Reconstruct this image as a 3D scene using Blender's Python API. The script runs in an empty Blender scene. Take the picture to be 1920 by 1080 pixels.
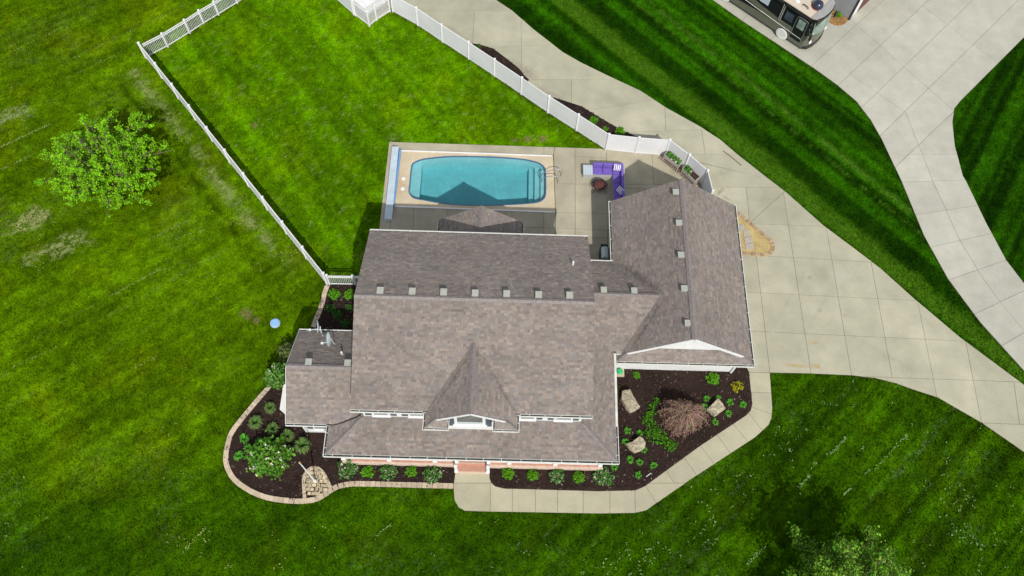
import bpy, bmesh, math, random
import numpy as np
from mathutils import Vector, Matrix
random.seed(7); RNG = np.random.default_rng(11)
S = bpy.context.scene
COL = S.collection
# ------------------------------------------------------------------ camera, sky, sun, exposure
CAM_H, FPX, TILT, ROLL, YAW = 48.0, 1541.15, 0.45199, 0.05951, -0.03412
RC = Matrix.Rotation(YAW, 3, 'Z') @ Matrix.Rotation(TILT, 3, 'X') @ Matrix.Rotation(ROLL, 3, 'Z')
cam = bpy.data.cameras.new('drone_camera'); camo = bpy.data.objects.new('drone_camera', cam); COL.objects.link(camo)
cam.sensor_width = 36; cam.lens = FPX / 1920 * 36; cam.clip_start = 1; cam.clip_end = 3000
camo.matrix_world = Matrix.Translation((0, 0, CAM_H)) @ RC.to_4x4()
S.camera = camo
W = bpy.data.worlds.new('World'); S.world = W; W.use_nodes = True
wn = W.node_tree; bg = wn.nodes['Background']
sky = wn.nodes.new('ShaderNodeTexSky'); sky.sky_type = 'NISHITA'; sky.sun_disc = False
SUN = Vector((0.25, -0.93, 1.0)).normalized()
sky.sun_elevation = math.asin(SUN.z); sky.sun_rotation = math.atan2(SUN.x, SUN.y)
hs = wn.nodes.new('ShaderNodeHueSaturation'); hs.inputs['Saturation'].default_value = 0.35      # thin bright cloud veils the blue
wn.links.new(sky.outputs[0], hs.inputs['Color']); wn.links.new(hs.outputs[0], bg.inputs[0]); bg.inputs[1].default_value = 0.14
sl = bpy.data.lights.new('sun', 'SUN'); sl.energy = 3.3; sl.angle = math.radians(0.6); sl.color = (1, 0.965, 0.90)
so = bpy.data.objects.new('sun', sl); COL.objects.link(so); so.rotation_euler = (-SUN).to_track_quat('-Z', 'Y').to_euler(); so.location = (20, -60, 90)
S.view_settings.view_transform = 'Standard'; S.view_settings.look = 'None'; S.view_settings.gamma = 1
S.view_settings.use_curve_mapping = False; S.view_settings.exposure = 0.24

# survey of the photograph: image point -> world point at height z
def P(px, py, z=0.0):
    d = RC @ Vector(((px - 960) / FPX, (540 - py) / FPX, -1))
    s = (z - CAM_H) / d.z
    return Vector((d.x * s, d.y * s, z))
def onY(px, py, Y):                       # point on the wall plane y = Y
    d = RC @ Vector(((px - 960) / FPX, (540 - py) / FPX, -1)); s = Y / d.y
    return Vector((d.x * s, Y, CAM_H + d.z * s))
def PP(pts, z=0.0): return [P(a, b, z) for a, b in pts]
def smooth(pts, n=6, closed=False):
    out = []; N = len(pts); pts = [Vector(p) for p in pts]
    for i in range(N if closed else N - 1):
        g = (lambda k: pts[k % N]) if closed else (lambda k: pts[min(max(k, 0), N - 1)])
        a, b, c, d = g(i - 1), g(i), g(i + 1), g(i + 2)
        for j in range(n):
            t = j / n
            out.append(0.5 * ((2 * b) + (c - a) * t + (2 * a - 5 * b + 4 * c - d) * t * t + (3 * b - a - 3 * c + d) * t ** 3))
    if not closed: out.append(pts[-1])
    return out

# ------------------------------------------------------------------ materials
def nmat(name):
    m = bpy.data.materials.new(name); m.use_nodes = True
    return m, m.node_tree, m.node_tree.nodes['Principled BSDF']
def N(nt, t, **k):
    n = nt.nodes.new(t)
    for a, v in k.items():
        if a.startswith('i_'): n.inputs[a[2:].replace('_', ' ')].default_value = v
        else: setattr(n, a, v)
    return n
def ramp(nt, src, stops):
    r = nt.nodes.new('ShaderNodeValToRGB'); e = r.color_ramp.elements
    while len(e) < len(stops): e.new(0.5)
    for q, (p, c) in zip(e, stops): q.position = p; q.color = (c, c, c, 1) if not hasattr(c, '__len__') else (*c, 1)
    nt.links.new(src, r.inputs[0]); return r.outputs[0]
def mul(nt, a, b, fac=1.0, mode='MULTIPLY'):
    m = nt.nodes.new('ShaderNodeMix'); m.data_type = 'RGBA'; m.blend_type = mode
    m.inputs[0].default_value = fac
    for s, v in ((6, a), (7, b)):
        if hasattr(v, 'is_output'): nt.links.new(v, m.inputs[s])
        else: m.inputs[s].default_value = (*v, 1)
    return m.outputs[2]
def mat(name, c, rough=0.7, metal=0.0, noise=None, tint=False, rnd=0.0, bump=0.0, spec=0.5, layers=()):
    """layers / noise: (scale, lo, hi[, detail]) multiplicative grain; rnd: piece to piece variation; tint: per-face colour"""
    m, nt, b = nmat(name); b.inputs['Roughness'].default_value = rough; b.inputs['Metallic'].default_value = metal
    b.inputs['Specular IOR Level'].default_value = spec
    rgb = N(nt, 'ShaderNodeRGB'); rgb.outputs[0].default_value = (*c, 1); out = rgb.outputs[0]
    if tint:
        at = N(nt, 'ShaderNodeAttribute', attribute_name='tint'); out = at.outputs[0]
    tc = N(nt, 'ShaderNodeNewGeometry').outputs['Position']
    ls = list(layers) + ([noise] if noise else [])
    last = None
    for l in ls:
        nz = N(nt, 'ShaderNodeTexNoise', i_Scale=l[0], i_Detail=(l[3] if len(l) > 3 else 4)); nt.links.new(tc, nz.inputs['Vector'])
        out = mul(nt, out, ramp(nt, nz.outputs[0], [(0.3, l[1]), (0.7, l[2])])); last = nz
    if rnd:
        oi = N(nt, 'ShaderNodeObjectInfo')
        out = mul(nt, out, ramp(nt, oi.outputs['Random'], [(0, 1 - rnd), (1, 1 + rnd)]))
    nt.links.new(out, b.inputs['Base Color'])
    if bump and last:
        bp = N(nt, 'ShaderNodeBump', i_Strength=bump, i_Distance=0.03); nt.links.new(last.outputs[0], bp.inputs['Height']); nt.links.new(bp.outputs[0], b.inputs['Normal'])
    return m
M = {}
M['white'] = mat('white_vinyl', (0.70, 0.70, 0.70), 0.45, noise=(3, 0.94, 1.03))
M['fence'] = mat('fence_vinyl', (0.68, 0.68, 0.69), 0.5, layers=((0.7, 0.93, 1.03), (9, 0.95, 1.03)))
M['trim'] = mat('white_trim', (0.66, 0.66, 0.62), 0.5, noise=(2, 0.9, 1.04))
M['siding'] = mat('white_siding', (0.68, 0.68, 0.67), 0.6, noise=(1.5, 0.93, 1.03))
M['gutter'] = mat('gutter_paint', (0.60, 0.60, 0.53), 0.5, noise=(2.3, 0.8, 1.08))
M['debris'] = mat('gutter_debris', (0.035, 0.04, 0.035), 0.9, noise=(5, 0.4, 1.8))
M['roofbase'] = mat('roof_underlay', (0.07, 0.06, 0.058), 0.95, noise=(6, 0.7, 1.2))
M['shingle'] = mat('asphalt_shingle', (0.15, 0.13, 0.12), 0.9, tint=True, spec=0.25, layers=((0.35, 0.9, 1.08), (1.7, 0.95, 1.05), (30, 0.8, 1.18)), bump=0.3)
M['cap'] = mat('ridge_shingle', (0.20, 0.175, 0.165), 0.9, noise=(9, 0.75, 1.2), rnd=0.12)
M['ventbox'] = mat('roof_vent_grey', (0.34, 0.35, 0.30), 0.55, noise=(6, 0.9, 1.08))
M['glass'] = mat('window_glass', (0.10, 0.115, 0.11), 0.08, noise=(0.8, 0.6, 1.5), spec=0.8)
M['shutter'] = mat('slate_shutter', (0.075, 0.085, 0.11), 0.6, noise=(12, 0.85, 1.1))
M['salmon'] = mat('salmon_paver', (0.45, 0.235, 0.165), 0.85, noise=(4, 0.85, 1.12), rnd=0.06)
M['tanedge'] = mat('tan_nosing', (0.55, 0.42, 0.33), 0.85, noise=(5, 0.85, 1.12))
M['black'] = mat('black_plastic', (0.012, 0.012, 0.014), 0.45, noise=(8, 0.8, 1.2))
M['steel'] = mat('brushed_steel', (0.62, 0.64, 0.66), 0.28, 0.9, noise=(10, 0.9, 1.05))
CONC = ((0.12, 0.90, 1.07), (0.9, 0.91, 1.07), (14, 0.93, 1.06))
M['conc1'] = mat('driveway_concrete', (0.39, 0.372, 0.272), 0.9, layers=CONC + ((0.35, 0.90, 1.05, 8),), rnd=0.06, bump=0.1, spec=0.3)
M['conc2'] = mat('pale_concrete', (0.40, 0.39, 0.325), 0.9, layers=CONC, rnd=0.05, bump=0.1, spec=0.3)
M['conc3'] = mat('patio_concrete', (0.385, 0.35, 0.255), 0.9, layers=CONC + ((0.5, 0.8, 1.1, 8),), rnd=0.05, bump=0.1, spec=0.3)
M['walk'] = mat('walkway_concrete', (0.40, 0.375, 0.265), 0.9, layers=CONC, rnd=0.04, bump=0.1, spec=0.3)
M['tan'] = mat('tan_pool_surround', (0.52, 0.435, 0.30), 0.85, layers=((0.6, 0.85, 1.1), (9, 0.92, 1.06)), rnd=0.03)
M['joint'] = mat('joint_soil', (0.14, 0.118, 0.078), 0.95, noise=(2.5, 0.6, 1.4))
M['mulch'] = mat('dark_mulch', (0.03, 0.018, 0.014), 0.95, tint=True, noise=(22, 0.55, 1.5), bump=0.5, spec=0.15)
M['block'] = mat('tan_edging_block', (0.47, 0.38, 0.27), 0.9, layers=((1.3, 0.85, 1.12), (18, 0.85, 1.1)), rnd=0.14)
M['paver'] = mat('tumbled_paver', (0.45, 0.37, 0.24), 0.9, layers=((6, 0.82, 1.15),), rnd=0.25)
M['rpaver'] = mat('island_border_paver', (0.36, 0.25, 0.15), 0.9, layers=((6, 0.8, 1.15),), rnd=0.25)
M['gravel'] = mat('yellow_pea_gravel', (0.43, 0.33, 0.135), 0.95, layers=((1.2, 0.8, 1.15), (26, 0.6, 1.3)), bump=0.6)
M['stone'] = mat('grey_stepping_stone', (0.36, 0.32, 0.27), 0.9, noise=(7, 0.85, 1.1), rnd=0.06)
M['boulder'] = mat('limestone', (0.43, 0.375, 0.265), 0.95, layers=((2.5, 0.7, 1.15), (11, 0.62, 1.3), (30, .7, 1.25)), bump=0.8)
M['leaf'] = mat('leaf', (0.08, 0.2, 0.02), 0.7, tint=True, spec=0.12)
M['bark'] = mat('bark', (0.12, 0.085, 0.06), 0.9, noise=(12, 0.7, 1.3))
M['twig'] = mat('weeping_twig', (0.2, 0.1, 0.085), 0.85, tint=True)
M['grass'] = mat('grass', (0.05, 0.13, 0.01), 0.9, tint=True, spec=0.0)
M['purple'] = mat('purple_cushion', (0.15, 0.09, 0.40), 0.85, noise=(5, 0.88, 1.1))
M['wicker'] = mat('grey_wicker', (0.38, 0.38, 0.38), 0.7, noise=(24, 0.8, 1.15))
M['wood'] = mat('weathered_cedar', (0.33, 0.26, 0.20), 0.85, noise=(9, 0.75, 1.2), rnd=0.15)
M['greywood'] = mat('grey_cedar', (0.36, 0.34, 0.31), 0.85, noise=(9, 0.8, 1.15))
M['soil'] = mat('potting_soil', (0.035, 0.02, 0.012), 0.95, noise=(18, 0.6, 1.6))
M['blue'] = mat('pool_cover_blue', (0.14, 0.29, 0.52), 0.5, noise=(3, 0.85, 1.1))
M['pale'] = mat('pale_cover_lid', (0.44, 0.52, 0.58), 0.5, noise=(2, 0.9, 1.06))
M['lid'] = mat('sky_blue_lid', (0.24, 0.43, 0.72), 0.5, noise=(3, 0.9, 1.08))
M['poolshell'] = mat('fibreglass_shell', (0.29, 0.56, 0.59), 0.4, layers=((0.6, 0.88, 1.07), (3, 0.93, 1.06), (13, 0.92, 1.07)))
M['coping'] = mat('blue_coping', (0.06, 0.12, 0.22), 0.45, noise=(4, 0.85, 1.1))
M['dishgrey'] = mat('dish_grey', (0.50, 0.56, 0.57), 0.45, noise=(4, 0.92, 1.05))
M['green'] = mat('green_hose', (0.02, 0.42, 0.17), 0.45, noise=(8, 0.85, 1.1))
M['rust'] = mat('rusty_iron', (0.055, 0.016, 0.013), 0.8, noise=(9, 0.4, 1.8))
def stains_and_tones(m, marks):
    nt = m.node_tree; b = nt.nodes['Principled BSDF']; src = b.inputs['Base Color'].links[0].from_socket; g = N(nt, 'ShaderNodeNewGeometry')
    for pt, (rx, ry), ang, col, amt in marks:
        p = P(*pt); mp = N(nt, 'ShaderNodeMapping', vector_type='TEXTURE'); mp.inputs['Location'].default_value = (p.x, p.y, 0); mp.inputs['Rotation'].default_value = (0, 0, ang); mp.inputs['Scale'].default_value = (rx, ry, 1e3); nt.links.new(g.outputs['Position'], mp.inputs[0])
        ln = N(nt, 'ShaderNodeVectorMath', operation='LENGTH'); nt.links.new(mp.outputs[0], ln.inputs[0]); nz = N(nt, 'ShaderNodeTexNoise', i_Scale=5.0, i_Detail=5); nt.links.new(g.outputs['Position'], nz.inputs['Vector'])
        ad = N(nt, 'ShaderNodeMath', operation='MULTIPLY_ADD'); nt.links.new(nz.outputs[0], ad.inputs[0]); ad.inputs[1].default_value = 1.4; nt.links.new(ln.outputs['Value'], ad.inputs[2])
        mr = N(nt, 'ShaderNodeMapRange'); nt.links.new(ad.outputs[0], mr.inputs[0]); mr.inputs[1].default_value = 0.8; mr.inputs[2].default_value = 1.7; mr.inputs[3].default_value = amt; mr.inputs[4].default_value = 0
        mx = N(nt, 'ShaderNodeMix', data_type='RGBA'); nt.links.new(mr.outputs[0], mx.inputs[0]); nt.links.new(src, mx.inputs[6]); mx.inputs[7].default_value = (*col, 1); src = mx.outputs[2]
    nt.links.new(src, b.inputs['Base Color'])
def water_mat():
    m, nt, b = nmat('pool_water'); nt.nodes.remove(b); o = nt.nodes['Material Output']
    tr = N(nt, 'ShaderNodeBsdfTransparent'); tr.inputs[0].default_value = (0.97, 0.99, 1, 1)
    gl = N(nt, 'ShaderNodeBsdfGlossy', i_Roughness=0.06); fr = N(nt, 'ShaderNodeFresnel', i_IOR=1.33); mx = N(nt, 'ShaderNodeMixShader')
    nz = N(nt, 'ShaderNodeTexNoise', i_Scale=2.2, i_Detail=3); bp = N(nt, 'ShaderNodeBump', i_Strength=0.25, i_Distance=0.05)
    g = N(nt, 'ShaderNodeNewGeometry'); nt.links.new(g.outputs['Position'], nz.inputs['Vector'])
    nt.links.new(nz.outputs[0], bp.inputs['Height'])
    for n in (gl, fr): nt.links.new(bp.outputs[0], n.inputs['Normal'])
    nt.links.new(fr.outputs[0], mx.inputs[0]); nt.links.new(tr.outputs[0], mx.inputs[1]); nt.links.new(gl.outputs[0], mx.inputs[2]); nt.links.new(mx.outputs[0], o.inputs['Surface'])
    va = N(nt, 'ShaderNodeVolumeAbsorption', i_Density=0.36); va.inputs[0].default_value = (0.02, 0.64, 0.68, 1); nt.links.new(va.outputs[0], o.inputs['Volume'])
    return m
M['water'] = water_mat()
GRIME = (.17, .155, .12)
stains_and_tones(M['conc1'], [((1492, 686), (1.3, .16), -.04, (.36, .23, .06), .6), ((1531, 688), (.35, .22), 0, (.36, .23, .06), .7), ((1527, 643), (.4, .15), .1, (.36, .24, .07), .6), ((1465, 650), (.15, .1), 0, (.36, .24, .08), .5), ((985, 135), (1.6, .7), -.7, GRIME, .5), ((1030, 180), (1.7, .55), -.6, GRIME, .45), ((840, 60), (2.2, .8), -.6, GRIME, .35), ((1350, 360), (.5, .2), .9, GRIME, .6), ((1362, 372), (.5, .15), -.6, GRIME, .5), ((1150, 190), (1.5, .6), -.5, GRIME, .25), ((900, 20), (2.5, 1.2), .3, GRIME, .2), ((1518, 521), (.2, .2), 0, GRIME, .4), ((1585, 592), (.3, .15), 0, GRIME, .3), ((1537, 582), (.25, .2), 0, GRIME, .35), ((1480, 560), (3.5, .22), 1.0, GRIME, .13), ((1530, 590), (4.5, .2), 1.0, GRIME, .12), ((1650, 660), (3.0, .25), -.6, GRIME, .12), ((1440, 440), (1.5, .8), .3, GRIME, .14), ((1700, 690), (.8, .6), .3, GRIME, .14), ((1580, 520), (1.2, .5), .3, (.47, .46, .40), .3), ((1360, 320), (.9, .4), .6, GRIME, .2), ((1270, 225), (1.5, .5), -.5, GRIME, .18), ((1100, 140), (1.6, .6), -.5, GRIME, .15)])
stains_and_tones(M['conc3'], [((760, 425), (2.0, .5), 0, GRIME, .25), ((1160, 330), (1.3, .6), .4, GRIME, .3), ((1065, 320), (1.2, .7), .4, GRIME, .2), ((1200, 300), (.8, .5), .4, GRIME, .25), ((1120, 440), (.6, 1.5), 0, GRIME, .25), ((960, 430), (2, .4), 0, GRIME, .2)])
ROOF_DARK = (.035, .032, .034)
stains_and_tones(M['shingle'], [((1200, 522, 3.9), (2.1, .28), math.atan2(-3.0, 2.44), ROOF_DARK, .6), ((985, 425, 3.2), (.5, .3), 0, ROOF_DARK, .3), ((1212, 612, 4), (2.0, .16), math.atan2(3.0, 1.97), ROOF_DARK, .35), ((845, 720, 6.5), (2.2, .13), math.atan2(3.55, 2.4), ROOF_DARK, .4), ((938, 722, 6.5), (2.2, .13), math.atan2(3.55, -2.4), ROOF_DARK, .4)])  # soft darker bands, mostly along the roof valleys
stains_and_tones(M['tan'], [((752, 345), (.4, 1.6), 0, (.52, .30, .14), .35), ((900, 391), (3, .25), 0, (.50, .33, .16), .3)])

# ------------------------------------------------------------------ object helpers
LOC = {}
def tag(o, label=None, cat=None, group=None, kind=None):
    if label: o['label'] = label
    if cat: o['category'] = cat
    if group: o['group'] = group
    if kind: o['kind'] = kind
    return o
def empty(name, loc, label, cat, group=None):
    o = bpy.data.objects.new(name, None); COL.objects.link(o); o.location = loc; o.empty_display_size = 0.2
    LOC[o] = Vector(loc); return tag(o, label, cat, group)
def link(name, me, parent=None, m=None, loc=None):
    o = bpy.data.objects.new(name, me); COL.objects.link(o)
    if m and not me.materials: me.materials.append(m)
    if parent is not None:
        o.parent = parent
        LOC[o] = LOC.get(parent, Vector())
        o.location = (Vector(loc) - LOC[o]) if loc is not None else -LOC[o] * 0
        if loc is not None: LOC[o] = Vector(loc)
    elif loc is not None: o.location = loc; LOC[o] = Vector(loc)
    else: LOC[o] = Vector()
    return o
class MB:
    """collects shapes in world coordinates; build() links them as one mesh object (relative to its parent's origin)"""
    def __init__(s): s.v = []; s.f = []
    def poly(s, pts): n = len(s.v); s.v += [tuple(p) for p in pts]; s.f.append(tuple(range(n, n + len(pts)))); return s
    def prism(s, pts, up):                 # polygon extruded by vector `up`
        up = Vector(up); pts = [Vector(p) for p in pts]; k = len(pts)
        a = sum(((pts[i] - pts[0]).cross(pts[(i + 1) % k] - pts[0]) for i in range(k)), Vector())
        if a.dot(up) < 0: pts = pts[::-1]
        n = len(s.v); s.v += [tuple(p) for p in pts] + [tuple(p + up) for p in pts]
        s.f.append(tuple(range(n + k - 1, n - 1, -1))); s.f.append(tuple(range(n + k, n + 2 * k)))
        for i in range(k): j = (i + 1) % k; s.f.append((n + i, n + j, n + k + j, n + k + i))
        return s
    def box(s, c, d, rz=0.0):
        x, y, z = d[0] / 2, d[1] / 2, d[2] / 2; R = Matrix.Rotation(rz, 3, 'Z'); c = Vector(c)
        return s.prism([c + R @ Vector(q) for q in ((-x, -y, -z), (x, -y, -z), (x, y, -z), (-x, y, -z))], (0, 0, 2 * z))
    def bar(s, a, b, w, h, up=(0, 0, 1)):  # rectangular bar from a to b
        a = Vector(a); b = Vector(b); d = (b - a); u = d.cross(Vector(up))
        if u.length < 1e-6: u = Vector((1, 0, 0))
        u.normalize(); v = u.cross(d).normalized()
        return s.prism([a + u * (w / 2 * i) + v * (h / 2 * j) for i, j in ((-1, -1), (1, -1), (1, 1), (-1, 1))], d)
    def tube(s, pts, r, n=6, r2=None):
        pts = [Vector(p) for p in pts]; K = len(pts); base = len(s.v); ref = Vector((0.13, 0.31, 0.94))
        for i, p in enumerate(pts):
            d = (pts[min(i + 1, K - 1)] - pts[max(i - 1, 0)]).normalized(); u = d.cross(ref)
            if u.length < 1e-3: u = d.cross(Vector((1, 0, 0)))
            u.normalize(); v = d.cross(u); rr = r + ((r2 if r2 is not None else r) - r) * i / (K - 1)
            for k in range(n): a = 2 * math.pi * k / n; s.v.append(tuple(p + (u * math.cos(a) + v * math.sin(a)) * rr))
        for i in range(K - 1):
            for k in range(n): q = base + i * n; s.f.append((q + k, q + n + k, q + n + (k + 1) % n, q + (k + 1) % n))
        s.f.append(tuple(range(base, base + n))); s.f.append(tuple(range(base + (K - 1) * n + n - 1, base + (K - 1) * n - 1, -1)))
        return s
    def lathe(s, c, prof, n=20, axis=(0, 0, 1), closed=False):
        c = Vector(c); q = Vector((0, 0, 1)).rotation_difference(Vector(axis).normalized()); base = len(s.v); K = len(prof)
        for r, z in prof:
            for k in range(n): a = 2 * math.pi * k / n; s.v.append(tuple(c + q @ Vector((r * math.cos(a), r * math.sin(a), z))))
        for i in range(K - 1):
            for k in range(n): p = base + i * n; s.f.append((p + k, p + (k + 1) % n, p + n + (k + 1) % n, p + n + k))
        return s
    def mesh(s, name, off=Vector()):
        me = bpy.data.meshes.new(name); me.from_pydata([(x - off.x, y - off.y, z - off.z) for x, y, z in s.v], [], s.f); me.update(); return me
    def build(s, name, m, parent=None, label=None, bevel=0.0, smooth=False):
        off = LOC.get(parent, Vector()) if parent is not None else Vector()
        me = s.mesh(name, off); me.materials.append(m)
        if smooth:
            for p in me.polygons: p.use_smooth = True
        if bevel:
            bm = bmesh.new(); bm.from_mesh(me); bmesh.ops.remove_doubles(bm, verts=bm.verts, dist=1e-5)
            bmesh.ops.bevel(bm, geom=[e for e in bm.edges if len(e.link_faces) == 2 and e.calc_face_angle(0) > 0.5], offset=bevel, segments=2, affect='EDGES', profile=0.6)
            bm.to_mesh(me); bm.free()
        o = bpy.data.objects.new(name, me); COL.objects.link(o)
        if parent is not None: o.parent = parent; LOC[o] = off
        else: LOC[o] = Vector()
        if label: o['label'] = label
        return o
def copy_tree(o, parent=None):
    c = o.copy(); COL.objects.link(c); LOC[c] = LOC.get(o, Vector())
    if parent is not None: c.parent = parent
    for ch in list(o.children): copy_tree(ch, c)
    return c
def np_mesh(name, V, F, tint=None, m=None):
    me = bpy.data.meshes.new(name); k = F.shape[1]
    me.vertices.add(len(V)); me.vertices.foreach_set('co', V.astype(np.float32).ravel())
    me.loops.add(F.size); me.loops.foreach_set('vertex_index', F.astype(np.int32).ravel())
    me.polygons.add(len(F)); me.polygons.foreach_set('loop_start', np.arange(0, F.size, k, dtype=np.int32)); me.polygons.foreach_set('loop_total', np.full(len(F), k, dtype=np.int32))
    me.update(calc_edges=True); me.validate()
    if tint is not None:
        a = me.color_attributes.new('tint', 'FLOAT_COLOR', 'POINT'); c = np.ones((len(V), 4), np.float32); c[:, :3] = tint; a.data.foreach_set('color', c.ravel())
    if m: me.materials.append(m)
    return me
def inside(poly, X, Y):
    r = np.zeros(X.shape, bool); n = len(poly)
    for i in range(n):
        x1, y1 = poly[i][0], poly[i][1]; x2, y2 = poly[(i + 1) % n][0], poly[(i + 1) % n][1]
        c = ((y1 > Y) != (y2 > Y)) & (X < (x2 - x1) * (Y - y1) / ((y2 - y1) + 1e-12) + x1); r ^= c
    return r
_lat = RNG.random((256, 256))
def vnoise(x, y):
    xi = np.floor(x).astype(int); yi = np.floor(y).astype(int); fx = x - xi; fy = y - yi
    fx = fx * fx * (3 - 2 * fx); fy = fy * fy * (3 - 2 * fy); g = lambda a, b: _lat[a & 255, b & 255]
    return (g(xi, yi) * (1 - fx) + g(xi + 1, yi) * fx) * (1 - fy) + (g(xi, yi + 1) * (1 - fx) + g(xi + 1, yi + 1) * fx) * fy
def fbm(x, y, o=4):
    r = 0; a = 0.5; t = 0
    for k in range(o): r = r + a * vnoise(x + 17.3 * k, y + 5.1 * k); t += a; a *= 0.55; x = x * 2.03; y = y * 2.03
    return r / t
sstep = lambda a, b, x: np.clip((x - a) / (b - a), 0, 1) ** 2 * (3 - 2 * np.clip((x - a) / (b - a), 0, 1))

# ------------------------------------------------------------------ plan of the place (outlines surveyed from the photograph)
D1R = [(880, -60), (930, 0), (960, 20), (1000, 55), (1055, 98), (1090, 118), (1150, 147), (1200, 170), (1250, 203), (1310, 236), (1350, 262), (1383, 290), (1440, 335), (1474, 361), (1545, 424), (1600, 465), (1650, 503), (1717, 563), (1800, 633), (1870, 685), (1925, 726), (2000, 782)]
D1L = [(2000, 918), (1920, 848), (1841, 793), (1757, 745), (1710, 730), (1680, 719), (1640, 709), (1597, 704), (1520, 700.5), (1443, 699)]
D1_IN = [(1404, 698.5), (1385, 660), (1370, 480), (1345, 392), (1329, 345), (1318, 325), (1284, 303), (1250, 291), (1191, 287), (1136, 281), (1080.5, 245), (1027, 211), (977, 177), (927, 143), (879.3, 111), (830, 79), (784, 48), (737, 22), (690, -60)]
D1 = PP(D1R) + PP(D1L) + PP(D1_IN)
D2L = [(1240, -70), (1336, 0), (1385, 35), (1450, 78), (1524, 127), (1570, 160), (1605, 190), (1632, 225), (1652, 260), (1690, 340), (1732, 442), (1777, 523), (1837, 604), (1920, 696), (2000, 780)]
D2R = [(2030, 660), (1960, 590), (1920, 532), (1886, 488), (1848, 417), (1811, 340), (1805, 330), (1790, 274), (1785.5, 230), (1789, 204), (1801, 189), (1875, 115), (1920, 70), (1970, 22)]
D2T = [(1990, 80 - 20), (1920, 18), (1896, 0), (1800, -80)]
D2 = PP(D2L) + PP(D2R) + PP([(2080, -75), (1960, -75), (1925, -20), (1896, 0), (1840, -80)])
DECK = PP([(730, 266.5), (1136, 279.5), (1191, 287), (1250, 291), (1284, 303), (1318, 325), (1329, 345), (1345, 392), (1320, 470), (1200, 520), (708, 455)])
WALK_IN = [(918, 886), (918, 896), (921, 905), (929, 912), (945, 916), (1120, 921), (1191, 919.5), (1210, 911), (1309.6, 838), (1398.5, 779), (1407, 770), (1410, 758), (1404, 698.5)]
WALK_OUT = [(1443, 699), (1448, 765), (1446, 785), (1441, 797), (1416, 820), (1298, 897), (1230, 944), (1212, 957), (1190, 962), (1120, 963), (900, 959), (872, 958), (860, 952), (852, 938), (850, 912), (854, 885)]
WALK = PP(WALK_IN) + PP(WALK_OUT)
EDGE_W = smooth(PP([(520, 703), (503, 722), (472, 758), (448, 787), (431, 811), (423, 835), (419.5, 862), (425, 885), (438.5, 905), (465, 924), (496, 937), (530, 943), (564, 945), (593, 941), (612, 931), (631, 919), (655, 913), (689, 912.5), (770, 914.5), (850, 916.5)]), 5)
EDGE_N = smooth(PP([(610, 535.6), (605, 550), (601, 566), (595.6, 583), (588, 601), (583, 617)]), 5)
BED_S = EDGE_W + PP([(850, 912), (853, 884), (860, 860), (700, 790), (560, 720)])
BED_N = EDGE_N + PP([(600, 625), (680, 640), (690, 535), (664, 531), (634, 535)])
BED_E = PP(WALK_IN) + PP([(1390, 660), (1150, 660), (1060, 800), (900, 840)])
SLIV1 = PP([(886, 82), (906, 86), (925, 92), (940, 103), (957, 116), (974, 130), (984, 143), (992, 150), (976, 176), (927, 142), (878, 110)])
SLIV2 = PP([(1037, 183), (1060, 190), (1090, 200), (1130, 224), (1165, 244), (1205, 262), (1215, 284), (1191, 286), (1136, 280), (1080, 244), (1028, 210)])
ISLE = smooth(PP([(1381, 396), (1395.6, 406.7), (1407, 416.7), (1425.6, 433), (1441, 445.6), (1449, 454), (1452, 463), (1451, 471), (1446.7, 476.7), (1439, 480.5), (1430, 481.7), (1414, 480), (1392, 479)]), 3)
YARD = PP([(275, 109), (326, 185), (378, 251.5), (452, 341.5), (528, 433), (614, 533), (700, 560), (1000, 560), (1240, 400), (1136, 281), (1080.5, 245), (927, 143), (830, 79), (737, 22), (640, -40), (420, -40)])
HOUSE_FP = [(-11.3, 13.4), (-7.4, 13.4), (4.8, 13.4), (4.8, 18), (14.6, 18), (14.6, 27.9), (7.3, 27.9), (7.3, 23.4), (-7.4, 23.4), (-7.4, 18.3), (-11.3, 18.3)]
POOLPX = [(769, 340), (772, 312), (780, 304), (795, 299), (825, 295.5), (852, 294), (902, 294.5), (940, 296), (977, 299), (997, 302.5), (1012, 307.5), (1021, 316), (1023, 330), (1023, 362.5), (1020, 372.5), (1010, 379.5), (990, 382.5), (952, 385), (910, 386), (865, 385.5), (827, 382), (795, 376), (777, 372.5), (769, 365), (767, 357.5)]
POOL = smooth(PP(POOLPX), 3, closed=True)

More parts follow.
